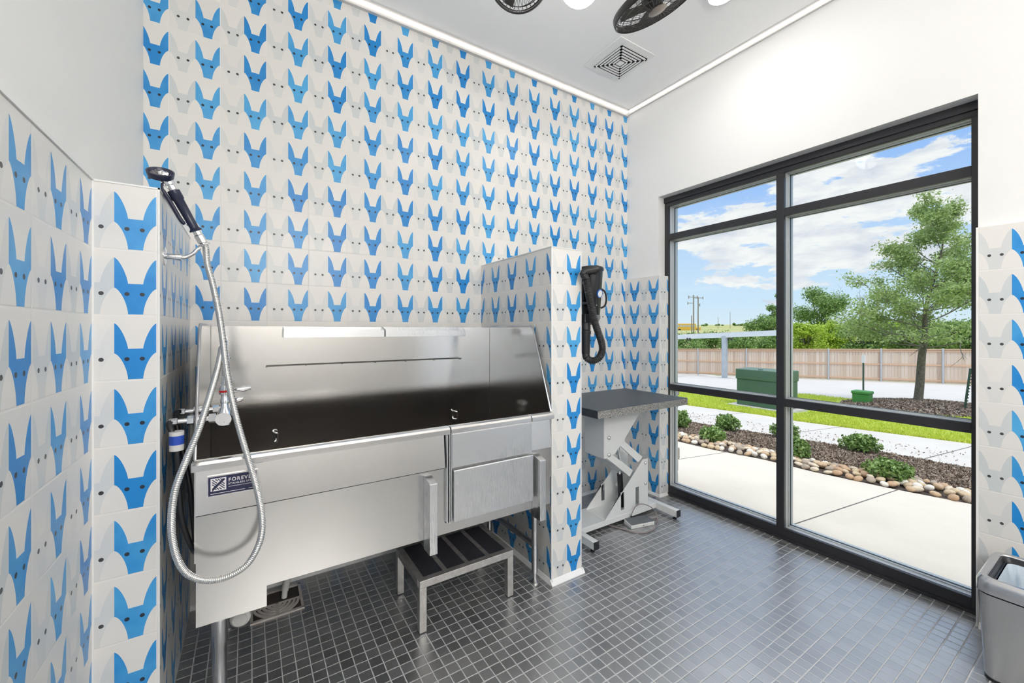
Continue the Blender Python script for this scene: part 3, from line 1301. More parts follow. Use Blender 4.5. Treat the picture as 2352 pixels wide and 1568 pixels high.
# small green pedestal with marker post
P1 = gp(1976, 930)
t_ = thing('utility_pedestal', tuple(P1), 'small bright green plastic utility box on the lawn', 'utility box')
sc_ = (P1 - Vector((0, 0, CZ))).dot(Vector((SY, CYW, 0))) / FPX       # metres per pixel there
LG = mat('pedestal_green', (.07, .28, .06), .45)
w_ = 15.5 * sc_
mb = MB()
mb.box(P1.x, P1.y - w_, P1.z - .03, P1.x + 2 * w_ * .8, P1.y + w_, P1.z + 25 * sc_)
mb.build('body', LG, t_, bevel=.01)
mb = MB()
mb.box(P1.x - .02, P1.y - w_ - .02, P1.z + 25 * sc_, P1.x + 2 * w_ * .8 + .02, P1.y + w_ + .02, P1.z + 32 * sc_)
mb.build('lid', LG, t_, bevel=.02)
P2 = gp(1983, 903)
s2 = (P2 - Vector((0, 0, CZ))).dot(Vector((SY, CYW, 0))) / FPX
t_ = thing('marker_post', tuple(P2), 'thin dark green marker post with a white top behind the small green box', 'post')
mb = MB()
mb.box(P2.x - .02, P2.y - .022, P2.z - .05, P2.x + .02, P2.y + .022, P2.z + 70 * s2)
mb.build('post', mat('post_green', (.03, .07, .04), .5), t_)
mb = MB()
mb.box(P2.x - .025, P2.y - .045, P2.z + 70 * s2, P2.x + .025, P2.y + .045, P2.z + 88 * s2)
mb.build('marker_sleeve', WPLAST, t_)

# studded T-post by the jamb
P3 = gp(2214, 946)
s3 = (P3 - Vector((0, 0, CZ))).dot(Vector((SY, CYW, 0))) / FPX
top = at(2229, 846, t=P3.y / ray(2214, 946).y)
t_ = thing('fence_stake', tuple(P3), 'leaning dark green studded steel stake beside the young tree', 'stake')
mb = MB()
mb.tube([P3 - Vector((0, 0, .05)), top], .022, 6)
mb.build('post', mat('post_green', (.03, .07, .04), .5), t_)
for k in range(12):
    q = P3.lerp(top, .12 + .07 * k)
    mb = MB()
    mb.box(q.x - .02, q.y - .042, q.z - .012, q.x + .02, q.y - .018, q.z + .012)
    mb.build('stud', mat('post_green'), t_)


# ------------------------------------------------------------------ trees
def branchy(p, d, L, r, depth, mb, tips, bend=.35, ratio=.72, kids=3, r_=rnd):
    """recursive limbs into mb; collects twig points"""
    pts = [p]
    q = p.copy()
    dd = d.normalized()
    n = 5
    for k in range(n):
        dd = (dd + Vector((r_.gauss(0, bend), r_.gauss(0, bend), r_.gauss(0, bend * .6) + .04)) * .35).normalized()
        q = q + dd * (L / n)
        pts.append(q.copy())
    mb.tube(pts, [r * (1 - .55 * k / n) for k in range(n + 1)], 6 if r > .02 else 4, cap=False)
    tips += [(x.copy(), depth) for x in pts[2:]]
    if depth == 0:
        return
    for k in range(kids):
        base = pts[r_.randint(2, n)]
        nd = (dd + Vector((r_.gauss(0, .75), r_.gauss(0, .75), r_.gauss(.1, .5)))).normalized()
        branchy(base, nd, L * ratio * r_.uniform(.7, 1.15), r * .5, depth - 1, mb, tips, bend, ratio, kids, r_)


# young live oak in its mulch ring
B_ = gp(2106, 931)
tt = B_.y / ray(2106, 931).y
so = tt / FPX
t_ = thing('young_tree', tuple(B_), 'slender young oak with airy light green crown on a mulch ring', 'tree')
K = at(2124, 775, t=tt)
trunk = crom([B_ - Vector((0, 0, .1)), at(2112, 890, t=tt), at(2117, 820, t=tt), K, at(2128, 700, t=tt), at(2160, 590, t=tt + .1), at(2172, 500, t=tt + .1)], 6)
mb = MB()
rr = [(.105 - .097 * min(1, k / (len(trunk) - 1))) for k in range(len(trunk))]
rr = [.105 - .03 * min(1, k / 16) if k < 16 else max(.008, .07 * (1 - (k - 16) / (len(trunk) - 15))) for k in range(len(trunk))]
mb.tube(trunk, rr, 10)
mb.build('trunk', BARK, t_, smooth=True)
mb = MB()
tips = []
ro = random.Random(3)
lo_k = 15
for k in range(46):
    j = ro.randint(lo_k, len(trunk) - 2)
    f = (j - lo_k) / (len(trunk) - lo_k)
    th = ro.uniform(0, 2 * PI)
    L = (1.5 - .95 * f) * ro.uniform(.75, 1.1)
    d = Vector((math.cos(th), math.sin(th), .15 + .75 * f + ro.uniform(-.15, .35)))
    branchy(trunk[j], d, L, .022 * (1 - .5 * f), 2, mb, tips, .3, .55, 3, ro)
mb.build('branch', BARKG, t_)
pts = []
for p, dpt in tips:
    m_ = 17 if dpt == 0 else (11 if dpt == 1 else 6)
    for _ in range(m_):
        pts.append((p.x + nrs.normal() * .09, p.y + nrs.normal() * .09, p.z + nrs.normal() * .07))
pts = np.array(pts)
pts = pts[pts[:, 2] > K.z - .12]
cards('crown', OAKL, pts, .06 + .045 * nrs.rand(len(pts)), t_, aspect=.42)
# mulch ring
n = 9000
a_ = nrs.rand(n) * 2 * PI
q_ = np.sqrt(nrs.rand(n))
RX, RY = 2.3, 1.55
cx_, cy_ = B_.x - .35, B_.y - .15
px_, py_ = cx_ + RX * q_ * np.cos(a_), cy_ + RY * q_ * np.sin(a_)
pz_ = [gz(x, y) + .02 + .13 * (1 - q * q) for x, y, q in zip(px_, py_, q_)]
mb = MB()
N_ = 28
prev = None
for r__ in (1, .8, .6, .4, .2, .02):
    row = []
    for k in range(N_):
        th = 2 * PI * k / N_
        x, y = cx_ + RX * r__ * math.cos(th), cy_ + RY * r__ * math.sin(th)
        row.append(len(mb.v))
        mb.v.append(Vector((x, y, gz(x, y) + .012 + .12 * (1 - r__ * r__))))
    if prev:
        for k in range(N_):
            mb.f.append((prev[k], prev[(k + 1) % N_], row[(k + 1) % N_], row[k]))
            mb.uv.append(None)
    prev = row
struct(mb.build('ground_mound', MULCHG, recalc=False, smooth='all'))
ring = cards('mulch', CHIP, np.stack([px_, py_, pz_], 1), .06 + .05 * nrs.rand(n), aspect=.3)
tag(ring, 'grey-brown mulch ring mounded around the young tree', 'mulch', kind='stuff')


def far_tree(name, u, vtop, vbase, t, halfw_px, label, m, n=9000, size=.16, lean=0, seed=1, blobs=9, cat='tree', group=None, bark=BARKG, flat=1.0):
    """crown of overlapping leaf clumps on a trunk with limbs"""
    r_ = random.Random(seed)
    s = t / FPX
    base = at(u, HY, t=t)
    g = gz(base.x, base.y)
    ztop = CZ + (HY - vtop) * s
    zlow = CZ + (HY - vbase) * s
    W = halfw_px * s
    t_ = thing(name, (base.x, base.y, g), label, cat, group)
    Hh = ztop - zlow
    c = Vector((base.x, base.y, (ztop + zlow) / 2))
    mb = MB()
    cents = []
    for k in range(blobs):
        th = r_.uniform(0, 2 * PI)
        q = r_.random() ** .6
        zz = r_.uniform(-.75, .72)
        lim = math.sqrt(max(0.05, 1 - zz * zz))
        cc = c + Vector((math.cos(th) * W * .72 * q * lim, math.sin(th) * W * .72 * q * lim, zz * Hh * .5 * flat))
        cents.append((cc, r_.uniform(.26, .42) * min(W, Hh)))
    b0 = Vector((base.x, base.y, g - .1))
    fork = Vector((base.x, base.y, g + (c.z - g) * .45))
    mb.tube([b0, b0.lerp(fork, .5) + Vector((.05, .03, 0)), fork], [W * .07, W * .055, W * .045], 8)
    mb.build('trunk', bark, t_)
    mb = MB()
    for cc, _ in cents:
        mb.tube(crom([fork, fork.lerp(cc, .5) + Vector((r_.uniform(-.3, .3), r_.uniform(-.3, .3), .1 * Hh)), cc], 4), .012 * W + .02, 5)
    mb.build('branch', bark, t_)
    per = n // blobs
    P_ = []
    for cc, rad in cents:
        d = nrs.normal(size=(per, 3))
        d /= np.linalg.norm(d, axis=1, keepdims=True)
        rr_ = (nrs.rand(per, 1) ** .45) * rad * (1 + .35 * np.sin(d[:, :1] * 7 + seed) * np.cos(d[:, 2:] * 6))
        P_.append(d * rr_ * np.array([1, 1, .75]) + np.array(cc))
    P_ = np.concatenate(P_)
    P_ = P_[P_[:, 2] > g + .05]
    cards('crown', m, P_, size * (.7 + .6 * nrs.rand(len(P_))), t_, aspect=.6)
    return t_


# hedge and thicket behind the fence (bushes, then trees)
hed = [  # u, vtop, t, halfw, material, label
    (1560, 772, 36, 50, DARKL, 'bush behind the fence at the far post of the carport roof'),
    (1635, 771, 35, 48, DARKL, 'dark bush behind the fence beside the carport post'),
    (1700, 771, 34, 45, DARKL, 'green bush behind the fence between carport post and cabinet'),
    (1765, 768, 33, 45, DARKL, 'darker bush behind the fence above the transformer cabinet'),
    (1850, 745, 31, 42, BRIGHTL, 'bright yellow-green bush behind the fence beside the mullion'),
    (1920, 741, 30, 48, BRIGHTL, 'bright yellow-green bush below the dark round-topped tree'),
    (1985, 746, 29, 45, DARKL, 'green bush behind the fence above the white-topped marker post'),
    (2045, 744, 28, 45, BRIGHTL, 'light green bush behind the fence beside the young oak'),
    (2105, 748, 27.5, 45, DARKL, 'dark bush behind the trunk of the young oak'),
    (2170, 742, 27, 50, DARKL, 'bush behind the fence seen under the young oak'),
    (2235, 740, 26.5, 50, DARKL, 'bush behind the fence at the near jamb of the window')]
for k, (u, vt, t, hw_, m, lab) in enumerate(hed):
    t += 3.6 * (k % 2)
    hw_ *= 1.22
    vt -= 5
    far_tree('bush', u, vt, 812 if u > 1800 else 822, t, hw_, lab, m, n=8500, size=.15, seed=20 + k, blobs=20, cat='bush', group='bushes behind the fence')
far_tree('broadleaf_tree', 1884, 656, 770, 40, 66, 'dark green round-topped tree beyond the fence beside the mullion', DARKL, n=11000, size=.17, seed=3, blobs=13)
far_tree('broadleaf_tree', 1762, 728, 775, 42, 50, 'low dark tree beyond the fence seen beside the mullion', DARKL, n=6000, size=.17, seed=5, blobs=10)
far_tree('broadleaf_tree', 1792, 668, 745, 46, 30, 'taller dark tree partly behind the window mullion', DARKL, n=4500, size=.17, seed=8, blobs=9)
far_tree('distant_tree', 1618, 743, 752, 260, 16, 'tiny round tree far off on the field near the utility poles', DARKL, n=900, size=.8, seed=9, blobs=6, group='tiny trees on the horizon')
far_tree('distant_tree', 1650, 744, 752, 260, 14, 'tiny tree far off on the field beside a thin mast', DARKL, n=900, size=.8, seed=10, blobs=6, group='tiny trees on the horizon')
far_tree('distant_tree', 1695, 741, 752, 240, 22, 'wide low clump of trees far off beside the dark tree', DARKL, n=1200, size=.8, seed=12, blobs=7, group='tiny trees on the horizon')

# bare dead tree
r_ = random.Random(14)
bt = at(1958, 745, t=40)
g = gz(bt.x, bt.y)
t_ = thing('dead_tree', (bt.x, bt.y, g), 'bare leafless grey tree between the dark tree and the young oak', 'tree')
mb = MB()
tp = []
mb.tube([(bt.x, bt.y, g - .1), (bt.x + .1, bt.y, (g + bt.z) / 2), tuple(bt)], [.16, .13, .1], 6)
mb.build('trunk', BARKG, t_)
mb = MB()
for d in ((-.2, .5, .9), (.1, -.1, 1.1), (.2, -.8, .8), (0, .9, .6)):
    branchy(bt, Vector(d), 2.2, .07, 3, mb, tp, .45, .62, 3, r_)
mb.build('branch', BARKG, t_)

# ------------------------------------------------------------------ timber fence on steel posts
WOOD1 = leaf_mat('fence_cedar', [(.58, .42, .32), (.70, .54, .42), (.78, .64, .53), (.64, .48, .37), (.74, .60, .49)], .85, 0)
WOODR = mat('fence_rail_cedar', (.70, .46, .30), .85)
GALV = mat('galvanised', (.55, .57, .58), .5, .4)
dF = (FB - FA)
Lf = Vector((dF.x, dF.y)).length
ux, uy = dF.x / Lf, dF.y / Lf
nx_, ny_ = -uy, ux
if nx_ > 0:
    nx_, ny_ = -nx_, -ny_          # towards the building


def fpos(d, h, off=0.0):
    """distance along the fence from FA, height above its foot, offset towards the building"""
    s = d / Lf
    p = FA + dF * s
    return Vector((p.x + nx_ * off, p.y + ny_ * off, p.z + h))


def fdist(u):
    r = ray(u, HY)
    # solve FA.xy + d*(ux,uy) = t*(r.x,r.y)
    det = ux * (-r.y) + uy * r.x
    d = (-FA.x * -r.y + -FA.y * r.x) / det
    return d


posts_d = [fdist(u) for u in (1715, 1903, 2023.7, 2165.4)]
gap = (posts_d[3] - posts_d[0]) / 3
posts_d = [posts_d[0] - gap * 3, posts_d[0] - gap * 2, posts_d[0] - gap] + posts_d + [posts_d[3] + gap * k for k in (1, 2)]
t_ = thing('timber_fence', tuple(fpos(posts_d[0], 0)), 'long tan cedar board fence with pale steel posts beyond the parking area', 'fence')
rf = random.Random(2)
for i, (a, b) in enumerate(zip(posts_d, posts_d[1:])):
    mb = MB()
    d = a
    while d < b - .02:
        w = min(.138, b - d)
        p0, p1 = fpos(d, .04, 0), fpos(d + w - .008, .04, 0)
        hh = 1.78 + rf.uniform(-.012, .012)
        th = Vector((nx_, ny_, 0)) * .018
        mb.prism([p0, p1, p1 + Vector((0, 0, hh)), p0 + Vector((0, 0, hh))], th)
        d += .14
    mb.build('board_panel', WOOD1, t_, recalc=False)
    mb = MB()
    for h in (.12, .95, 1.70):
        p0, p1 = fpos(a + .03, h, .019), fpos(b - .03, h, .019)
        mb.prism([p0, p1, p1 + Vector((0, 0, .09)), p0 + Vector((0, 0, .09))], Vector((nx_, ny_, 0)) * .04)
    p0, p1 = fpos(a, 1.83, -.02), fpos(b, 1.83, -.02)
    mb.prism([p0, p1, p1 + Vector((0, 0, .04)), p0 + Vector((0, 0, .04))], Vector((nx_, ny_, 0)) * .12)
    mb.build('rail', WOODR, t_)
for d in posts_d:
    mb = MB()
    p = fpos(d, -.1, .07)
    mb.tube([p, p + Vector((0, 0, 2.0))], .045, 10)
    mb.build('post', GALV, t_, smooth=True)

# ------------------------------------------------------------------ carport
C0 = gp(1662, 868)
t_ = thing('carport', tuple(C0), 'pale metal carport roof edge on one steel post by the fence', 'carport')
mb = MB()
tcp = C0.x / ray(1662, 868).x
scp = tcp / FPX
zt_ = CZ + (HY - 771) * scp
mb.box(C0.x - .02, C0.y - .13, C0.z - .02, C0.x + .22, C0.y + .12, zt_)
mb.build('post', mat('galv_post', (.42, .46, .49), .5, .2, vary=(3, (.55, .58, .60))), t_, bevel=.01)
mb = MB()
mb.box(C0.x - .16, C0.y - .28, C0.z - .02, C0.x + .36, C0.y + .27, C0.z + .02)
mb.build('base_plate', GALV, t_)
PALEM = mat('carport_white', (.78, .79, .79), .4, vary=(1.2, (.66, .70, .71)))
a1, a2 = at(1500, 768.5 + 2.2, x=C0.x), at(1784, 758, x=C0.x)
a3 = at(1806, 757, x=C0.x)
b1, b2, b3 = at(1500, 781, x=C0.x), at(1784, 771, x=C0.x), at(1806, 769.7, x=C0.x)
mb = MB()
mb.prism([a1, a3, b3, b1], (.14, 0, 0))
mb.build('fascia_beam', PALEM, t_)
mb = MB()
mb.prism([a1 + Vector((.14, 0, 0)), a3 + Vector((.14, 0, 0)), a3 + Vector((.14, 0, -.07)), a1 + Vector((.14, 0, -.07))], (.5, 0, 0))
mb.build('roof_deck', PALEM, t_)
for u in (1582, 1677):
    q = at(u, 776, x=C0.x)
    mb = MB()
    mb.box(q.x - .04, q.y - .14, q.z - .14, q.x, q.y - .04, q.z)
    mb.box(q.x - .04, q.y + .04, q.z - .14, q.x, q.y + .14, q.z)
    mb.build('bracket', BLACKM, t_)

# ------------------------------------------------------------------ utility poles, masts, school bus
POLE = mat('pole_wood', (.28, .24, .20), .9)


def pole(u, vtop, t, r, label, arms=()):
    b = at(u, HY, t=t)
    g = gz(b.x, b.y)
    s = t / FPX
    zt = CZ + (HY - vtop) * s
    t_ = thing('utility_pole', (b.x, b.y, g), label, 'utility pole', 'poles on the field')
    mb = MB()
    mb.tube([(b.x, b.y, g - .2), (b.x, b.y, zt)], [r, r * .75], 8)
    mb.build('shaft', POLE, t_, smooth=True)
    rt_ = Vector((CYW, -SY, 0))
    for v, l, r2 in arms:
        z = CZ + (HY - v) * s
        mb = MB()
        mb.tube([Vector((b.x, b.y, z)) + rt_ * l * s, Vector((b.x, b.y, z)) + rt_ * r2 * s], .07, 6)
        for e in (l, r2):
            if abs(e) > 2:
                q = Vector((b.x, b.y, z)) + rt_ * e * s
                mb.tube([q - Vector((0, 0, .35)), q + Vector((0, 0, .3))], .09, 6)
        mb.build('crossarm', POLE, t_)


pole(1593, 677, 90, .16, 'taller wooden utility pole with crossarms on the field', ((682, -11, 9), (696, -13, 1)))
pole(1603.5, 682, 92, .15, 'second wooden utility pole standing close beside the taller one', ((684, -10, 11), (700, 0, 4)))
pole(1588.5, 724, 85, .11, 'short pale pole stub next to the two utility poles')
pole(1649.6, 728, 170, .1, 'thin short mast far out on the field')
pole(1677, 716, 170, .1, 'thin tall mast far out on the field')
bb = at(1578, HY, t=150)
s = 150 / FPX
g = gz(bb.x, bb.y)
t_ = thing('school_bus', (bb.x, bb.y, g), 'yellow school bus far away behind the utility poles', 'bus')
rt_ = Vector((CYW, -SY, 0))
fw_ = Vector((SY, CYW, 0))
YEL = mat('bus_yellow', (.75, .42, .05), .5)
z0, z1 = CZ + (HY - 760) * s, CZ + (HY - 743) * s


def obx(mb, c, hw_, hd, z0, z1):
    mb.prism([c - rt_ * hw_ - fw_ * hd + Vector((0, 0, z0)), c + rt_ * hw_ - fw_ * hd + Vector((0, 0, z0)),
              c + rt_ * hw_ + fw_ * hd + Vector((0, 0, z0)), c - rt_ * hw_ + fw_ * hd + Vector((0, 0, z0))], (0, 0, z1 - z0))


c = Vector((bb.x, bb.y, 0))
mb = MB()
obx(mb, c - rt_ * 1.2, 4.0, 1.2, z0 + .3, z1)
obx(mb, c + rt_ * 3.6, 1.0, 1.1, z0 + .3, z0 + 1.4)
mb.build('body', YEL, t_, bevel=.1)
for k in range(8):
    mb = MB()
    obx(mb, c - rt_ * (4.6 - k * .95) - fw_ * 1.21, .35, .02, z0 + 1.55, z0 + 2.2)
    mb.build('window', mat('bus_glass', (.45, .5, .55), .2), t_)
for k in (-3.2, 3.4):
    mb = MB()
    mb.lathe([(0, -.15), (.5, -.15), (.5, .15), (0, .15)], c + rt_ * k - fw_ * 1.1 + Vector((0, 0, z0 + .3)), fw_, 16)
    mb.build('wheel', RUBBER, t_)

# ================================================================== THE TUB
TX0, TX1 = -.150, 1.365
YF, YBK = 1.735, 2.40
tub = thing('wash_tub', (.6, 1.75, .0), 'big stainless steel dog washing tub with tall splash guards against the tiled wall', 'tub')
ORG[tub.name] = Vector((.6, 1.75, 0))
mb = MB()
mb.box(TX0, YBK, .60, TX1, YBK + .012, 1.408)
mb.box(TX0, YBK + .012, 1.396, TX1, YBK + .06, 1.408)
mb.build('splash_back', STEELM, tub, bevel=.002)
for xa, xb in ((TX0 - .004, TX0), (TX1, TX1 + .004)):
    mb = MB()
    mb.yz([(YBK + .012, 1.408), (1.93, 1.408), (1.90, 1.385), (YF + .005, .955), (YF + .005, .60), (YBK + .012, .60)], xa, xb)
    mb.build('side_panel', steel('stainless_side', (.78, .765, .75), .09, .14, 'y') if 'stainless_side' not in MATS else MATS['stainless_side'], tub)
    mb = MB()
    c_ = (xa + xb) / 2
    mb.tube([(c_, YBK, 1.409), (c_, 1.93, 1.409), (c_, 1.90, 1.387), (c_, YF + .005, .95)], .0055, 8)
    mb.build('rolled_edge', STEELB, tub, smooth=True)
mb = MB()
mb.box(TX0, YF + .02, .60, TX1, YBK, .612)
mb.build('basin_floor', BASIN_SHADE, tub)
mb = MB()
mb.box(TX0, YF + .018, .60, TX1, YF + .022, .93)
mb.build('basin_front', BASIN_SHADE, tub)
# rim in three lengths
RIM = [(1.722, .912), (1.722, .934), (1.727, .943), (1.737, .947), (1.762, .945), (1.762, .935), (1.738, .930), (1.738, .912)]
for xa, xb in ((TX0 - .012, .775), (.779, 1.229), (1.233, TX1 + .012)):
    mb = MB()
    mb.yz(RIM, xa, xb)
    mb.build('rim', STEEL_LIT, tub, bevel=.003)
for xa, xb in ((TX0, .752), (1.236, TX1)):
    mb = MB()
    mb.yz([(YF - .004, .762), (YF + .013, .925), (YF + .019, .925), (YF + .019, .762)], xa, xb)
    mb.build('apron', STEEL_LIT, tub)
mb = MB()
mb.box(TX0 + .001, YF + .006, .7555, .752, YF + .0125, .7615)
mb.build('seam', mat('groove_shade', (.08, .08, .085), .5, .8), tub)  # dark strip stands in for the shade under the apron edge
mb = MB()
mb.xz([(TX0, .757), (TX0, .380), (.056, .380), (.056, .455), (TX1, .455), (TX1, .757)], YF + .009, YF + .014)
mb.build('front_panel', STEEL, tub)
mb = MB()
mb.box(.056, YF + .026, .455, TX1, YF + .06, .459)
mb.build('return_lip', STEEL, tub)
mb = MB()
mb.box(TX0, YF + .02, .459, TX0 + .004, YBK, .60)
mb.box(TX1 - .004, YF + .02, .459, TX1, YBK, .60)
mb.box(TX0, YBK, .459, TX1, YBK + .004, .60)
mb.box(TX0, YF + .014, .47, TX1, YBK, .474)
mb.build('underframe', STEELD, tub)
# sliding ramp door
mb = MB()
mb.box(.783, YF - .014, .757, 1.229, YF + .004, .9125)
mb.build('door_head', STEELV, tub, bevel=.002)
mb = MB()
mb.box(.786, YF - .026, .512, 1.231, YF + .006, .748)
mb.build('door', STEELV, tub, bevel=.004)
for xa, xb, z0 in ((.757, .7615, .512), (.769, .774, .505), (.7785, .7825, .512)):
    mb = MB()
    mb.box(xa, YF - .012, z0, xb, YF + .010, .912)
    mb.build('door_guide', STEELV, tub)
mb = MB()
mb.box(.757, YF + .0045, .505, .783, YF + .0065, .912)
mb.build('door_groove_shade', mat('groove_shade', (.08, .08, .085), .5, .8), tub)  # dark strip painted as the shade between the door guides
for xa in (.655, 1.246):
    mb = MB()
    mb.yz([(YF + .009, .742), (1.692, .728), (1.672, .722), (1.672, .415), (YF + .009, .415)], xa, xa + .036)
    mb.build('ramp_bracket', STEELV, tub, bevel=.002)
# drying shelf rails at the top of the splash back
for xa, xb in ((.148, .645), (.654, 1.153)):
    mb = MB()
    mb.box(xa, YBK - .062, 1.3495, xb, YBK - .058, 1.3865)
    mb.box(xa, YBK - .062, 1.3495, xb, YBK, 1.353)
    mb.box(xa, YBK - .004, 1.353, xb, YBK, 1.405)
    for xe in (xa, xb - .003):
        mb.yz([(YBK, 1.353), (YBK - .06, 1.353), (YBK - .06, 1.386), (YBK, 1.405)], xe, xe + .003)
    mb.build('shelf_rail', STEELV, tub, bevel=.002)
# restraint rod
mb = MB()
mb.tube([(.075, YBK - .006, 1.200), (.075, YBK - .022, 1.207), (1.144, YBK - .022, 1.207), (1.144, YBK - .006, 1.200)], .0028, 8)
for k in range(7):
    x = .075 + k * (1.144 - .075) / 6
    mb.tube([(x, YBK, 1.2), (x, YBK - .02, 1.2035)], .0025, 6)
mb.build('restraint_rod', mat('rod_dark', (.16, .155, .15), .3, 1.0), tub, smooth=True)
for x in (.116, 1.104):
    mb = MB()
    mb.tube(crom([(x - .012, YBK, .872), (x - .006, YBK - .03, .874), (x + .006, YBK - .034, .868), (x + .007, YBK - .034, .845), (x + .005, YBK - .030, .825), (x - .004, YBK, .82)], 6), .0045, 8)
    mb.build('tether_loop', CHROME, tub, smooth=True)
# legs
for x, y, zc in ((-.087, 1.80, .272), (-.087, 2.34, .30), (1.328, 1.834, .346), (1.328, 2.34, .346)):
    r0 = .0255 if x < 0 else .0195
    mb = MB()
    mb.lathe([(0, .47), (r0, .47), (r0, zc), (r0 * .88, zc - .004), (r0 * .88, .05), (r0 * .6, .045), (r0 * .55, .02), (r0 * 1.0, .012), (r0 * 1.5, .006), (r0 * 1.5, 0), (0, 0)], (x, y, 0))
    mb.build('leg', STEELB, tub, smooth=True)
for x in (-.087, 1.328):
    mb = MB()
    mb.tube([(x, 1.82, .20), (x, 2.34, .20)], .016, 12)
    mb.build('brace', STEELB, tub, smooth=True)
mb = MB()
mb.tube([(-.087, 2.34, .20), (1.328, 2.34, .20)], .016, 12)
mb.build('brace', STEELB, tub, smooth=True)

YN = YF + .0004
# name plate
NVY = mat('plate_navy', (.018, .02, .065), .3)
SILV = mat('plate_silver', (.72, .70, .70), .25, .7)
pl = None
PLY = 0
px0, px1, pz0, pz1 = -.1195, .028, .8165, .8885
mb = MB()
mb.box(px0, YN - .0016, pz0, px1, YN + .011, pz1)
pl = mb.build('name_plate', SILV, tub)
mb = MB()
mb.box(px0 + .004, YN - .0022, pz0 + .004, px1 - .004, YN - .0015, pz1 - .004)
mb.build('plate_field', NVY, pl)
LETW = mat('letter_white', (.85, .82, .83), .4)


def lettering(txt, x, z, size, parent, y, width=None, m=None, spacing=1.0, name='lettering', face='-y', loc=None, rot=None, bold=0.0):
    cu = bpy.data.curves.new(name, 'FONT')
    cu.body = txt
    cu.size = size
    cu.space_character = spacing
    cu.extrude = .0003
    cu.offset = bold
    cu.materials.append(m or LETW)
    tmp = bpy.data.objects.new(name, cu)
    COL.objects.link(tmp)
    dg = bpy.context.evaluated_depsgraph_get()
    me = bpy.data.meshes.new_from_object(tmp.evaluated_get(dg))
    bpy.data.objects.remove(tmp)
    bpy.data.curves.remove(cu)
    if width:
        w0 = max(v.co.x for v in me.vertices) - min(v.co.x for v in me.vertices)
        for v in me.vertices:
            v.co.x *= width / w0
    ob = bpy.data.objects.new(name, me)
    COL.objects.link(ob)
    if not me.materials:
        me.materials.append(m or LETW)
    ob.parent = parent
    o_ = ORG[parent.name]
    if loc is None:
        ob.location = Vector((x, y, z)) - o_
        ob.rotation_euler = (PI / 2, 0, 0)
    else:
        ob.location = Vector(loc) - o_
        ob.rotation_euler = rot
    return ob


yl = YN - .0026
lettering('FOREVER', px0 + .0605, pz0 + .0455, .0175, pl, yl, .078, spacing=1.25, bold=.0003)
lettering('STAINLESS STEEL', px0 + .0605, pz0 + .0345, .0082, pl, yl, .078, spacing=1.2, bold=.0001)
mb = MB()
mb.box(px0 + .061, YN - .003, pz0 + .0272, px0 + .139, YN - .0021, pz0 + .0283)
mb.box(px0 + .010, YN - .003, pz0 + .0100, px0 + .108, YN - .0021, pz0 + .0113)
mb.box(px0 + .120, YN - .003, pz0 + .0100, px0 + .138, YN - .0021, pz0 + .0113)
mb.build('rule_line', LETW, pl)
ex0, ez0, es = px0 + .0105, pz0 + .0195, .044
mb = MB()
mb.box(ex0, YN - .0029, ez0, ex0 + es, YN - .0021, ez0 + es * .98)
mb.build('emblem', LETW, pl)
mb = MB()


def bar(ax, az, bx, bz, w=.03):
    a, b = Vector((ex0 + ax * es, YN - .0029, ez0 + az * es)), Vector((ex0 + bx * es, YN - .0029, ez0 + bz * es))
    d = (b - a).normalized()
    n_ = Vector((-d.z, 0, d.x)) * w * es
    mb.prism([a - n_, b - n_, b + n_, a + n_], (0, -.0005, 0))


for o_ in (-.08, .08, 0):
    bar(.1, .1 + o_, .9, .9 + o_) if abs(o_) < .01 else (bar(.1, .1 + o_, .9 - max(o_, 0), .9 + min(o_, 0) if o_ > 0 else .9 + o_))
for k in (.22, .40, .58):
    bar(.1, .9 - k + .22, .1 + (.5 - .1) * (1 - k * .9), .9 - k + .22 - (.4) * (1 - k * .9))
    bar(.9, .1 + k - .22, .9 - .4 * (1 - k * .9), .1 + k - .22 + .4 * (1 - k * .9))
    bar(.1 + k * .9, .92, .1 + k * .9 + .16, .76)
    bar(.9 - k * .9, .08, .9 - k * .9 - .16, .24)
mb.build('emblem_stripes', NVY, pl)

# ------------------------------------------------------------------ mixer tap on the tub's end panel
tap = thing('mixer_tap', (-.08, 1.9, 1.075), 'chrome mixer tap with red-ringed valve mounted through the end panel of the tub', 'tap')
ORG[tap.name] = Vector((-.08, 1.9, 1.075))
for y in (1.80, 2.00):
    mb = MB()
    mb.tube([(-.215, y, 1.075), (-.085, y, 1.075)], .009, 12)
    mb.lathe([(.0, 0), (.0165, 0), (.0165, .018), (.009, .02)], (-.178, y, 1.075), (1, 0, 0), 6)
    mb.lathe([(.0, 0), (.017, 0), (.017, .004), (.013, .012), (.013, .02), (0, .02)], (-.148, y, 1.075), (1, 0, 0), 20)
    mb.lathe([(.0, 0), (.0165, 0), (.0165, .02), (.009, .021)], (-.118, y, 1.075), (1, 0, 0), 6)
    mb.build('inlet', CHROME, tap, smooth=True)
mb = MB()
mb.tube(crom([(-.075, 1.775, 1.072), (-.075, 1.80, 1.075), (-.075, 1.9, 1.078), (-.075, 2.0, 1.075), (-.075, 2.03, 1.075)], 5), [.024] + [.021] * 18 + [.02, .02], 16)
mb.lathe([(0, -.026), (.021, -.026), (.024, -.012), (.022, .02), (.014, .036), (.011, .05)], (-.072, 1.80, 1.075), (0, 0, 1), 18)
mb.build('body', CHROME, tap, smooth=True)
mb = MB()
mb.lathe([(.011, .05), (.014, .052), (.014, .066), (.011, .07), (.011, .08), (.016, .083), (.017, .09), (.017, .105)], (-.072, 1.80, 1.075), (0, 0, 1), 18)
vlv = mb.build('valve', CHROME, tap, smooth=True)
mb = MB()
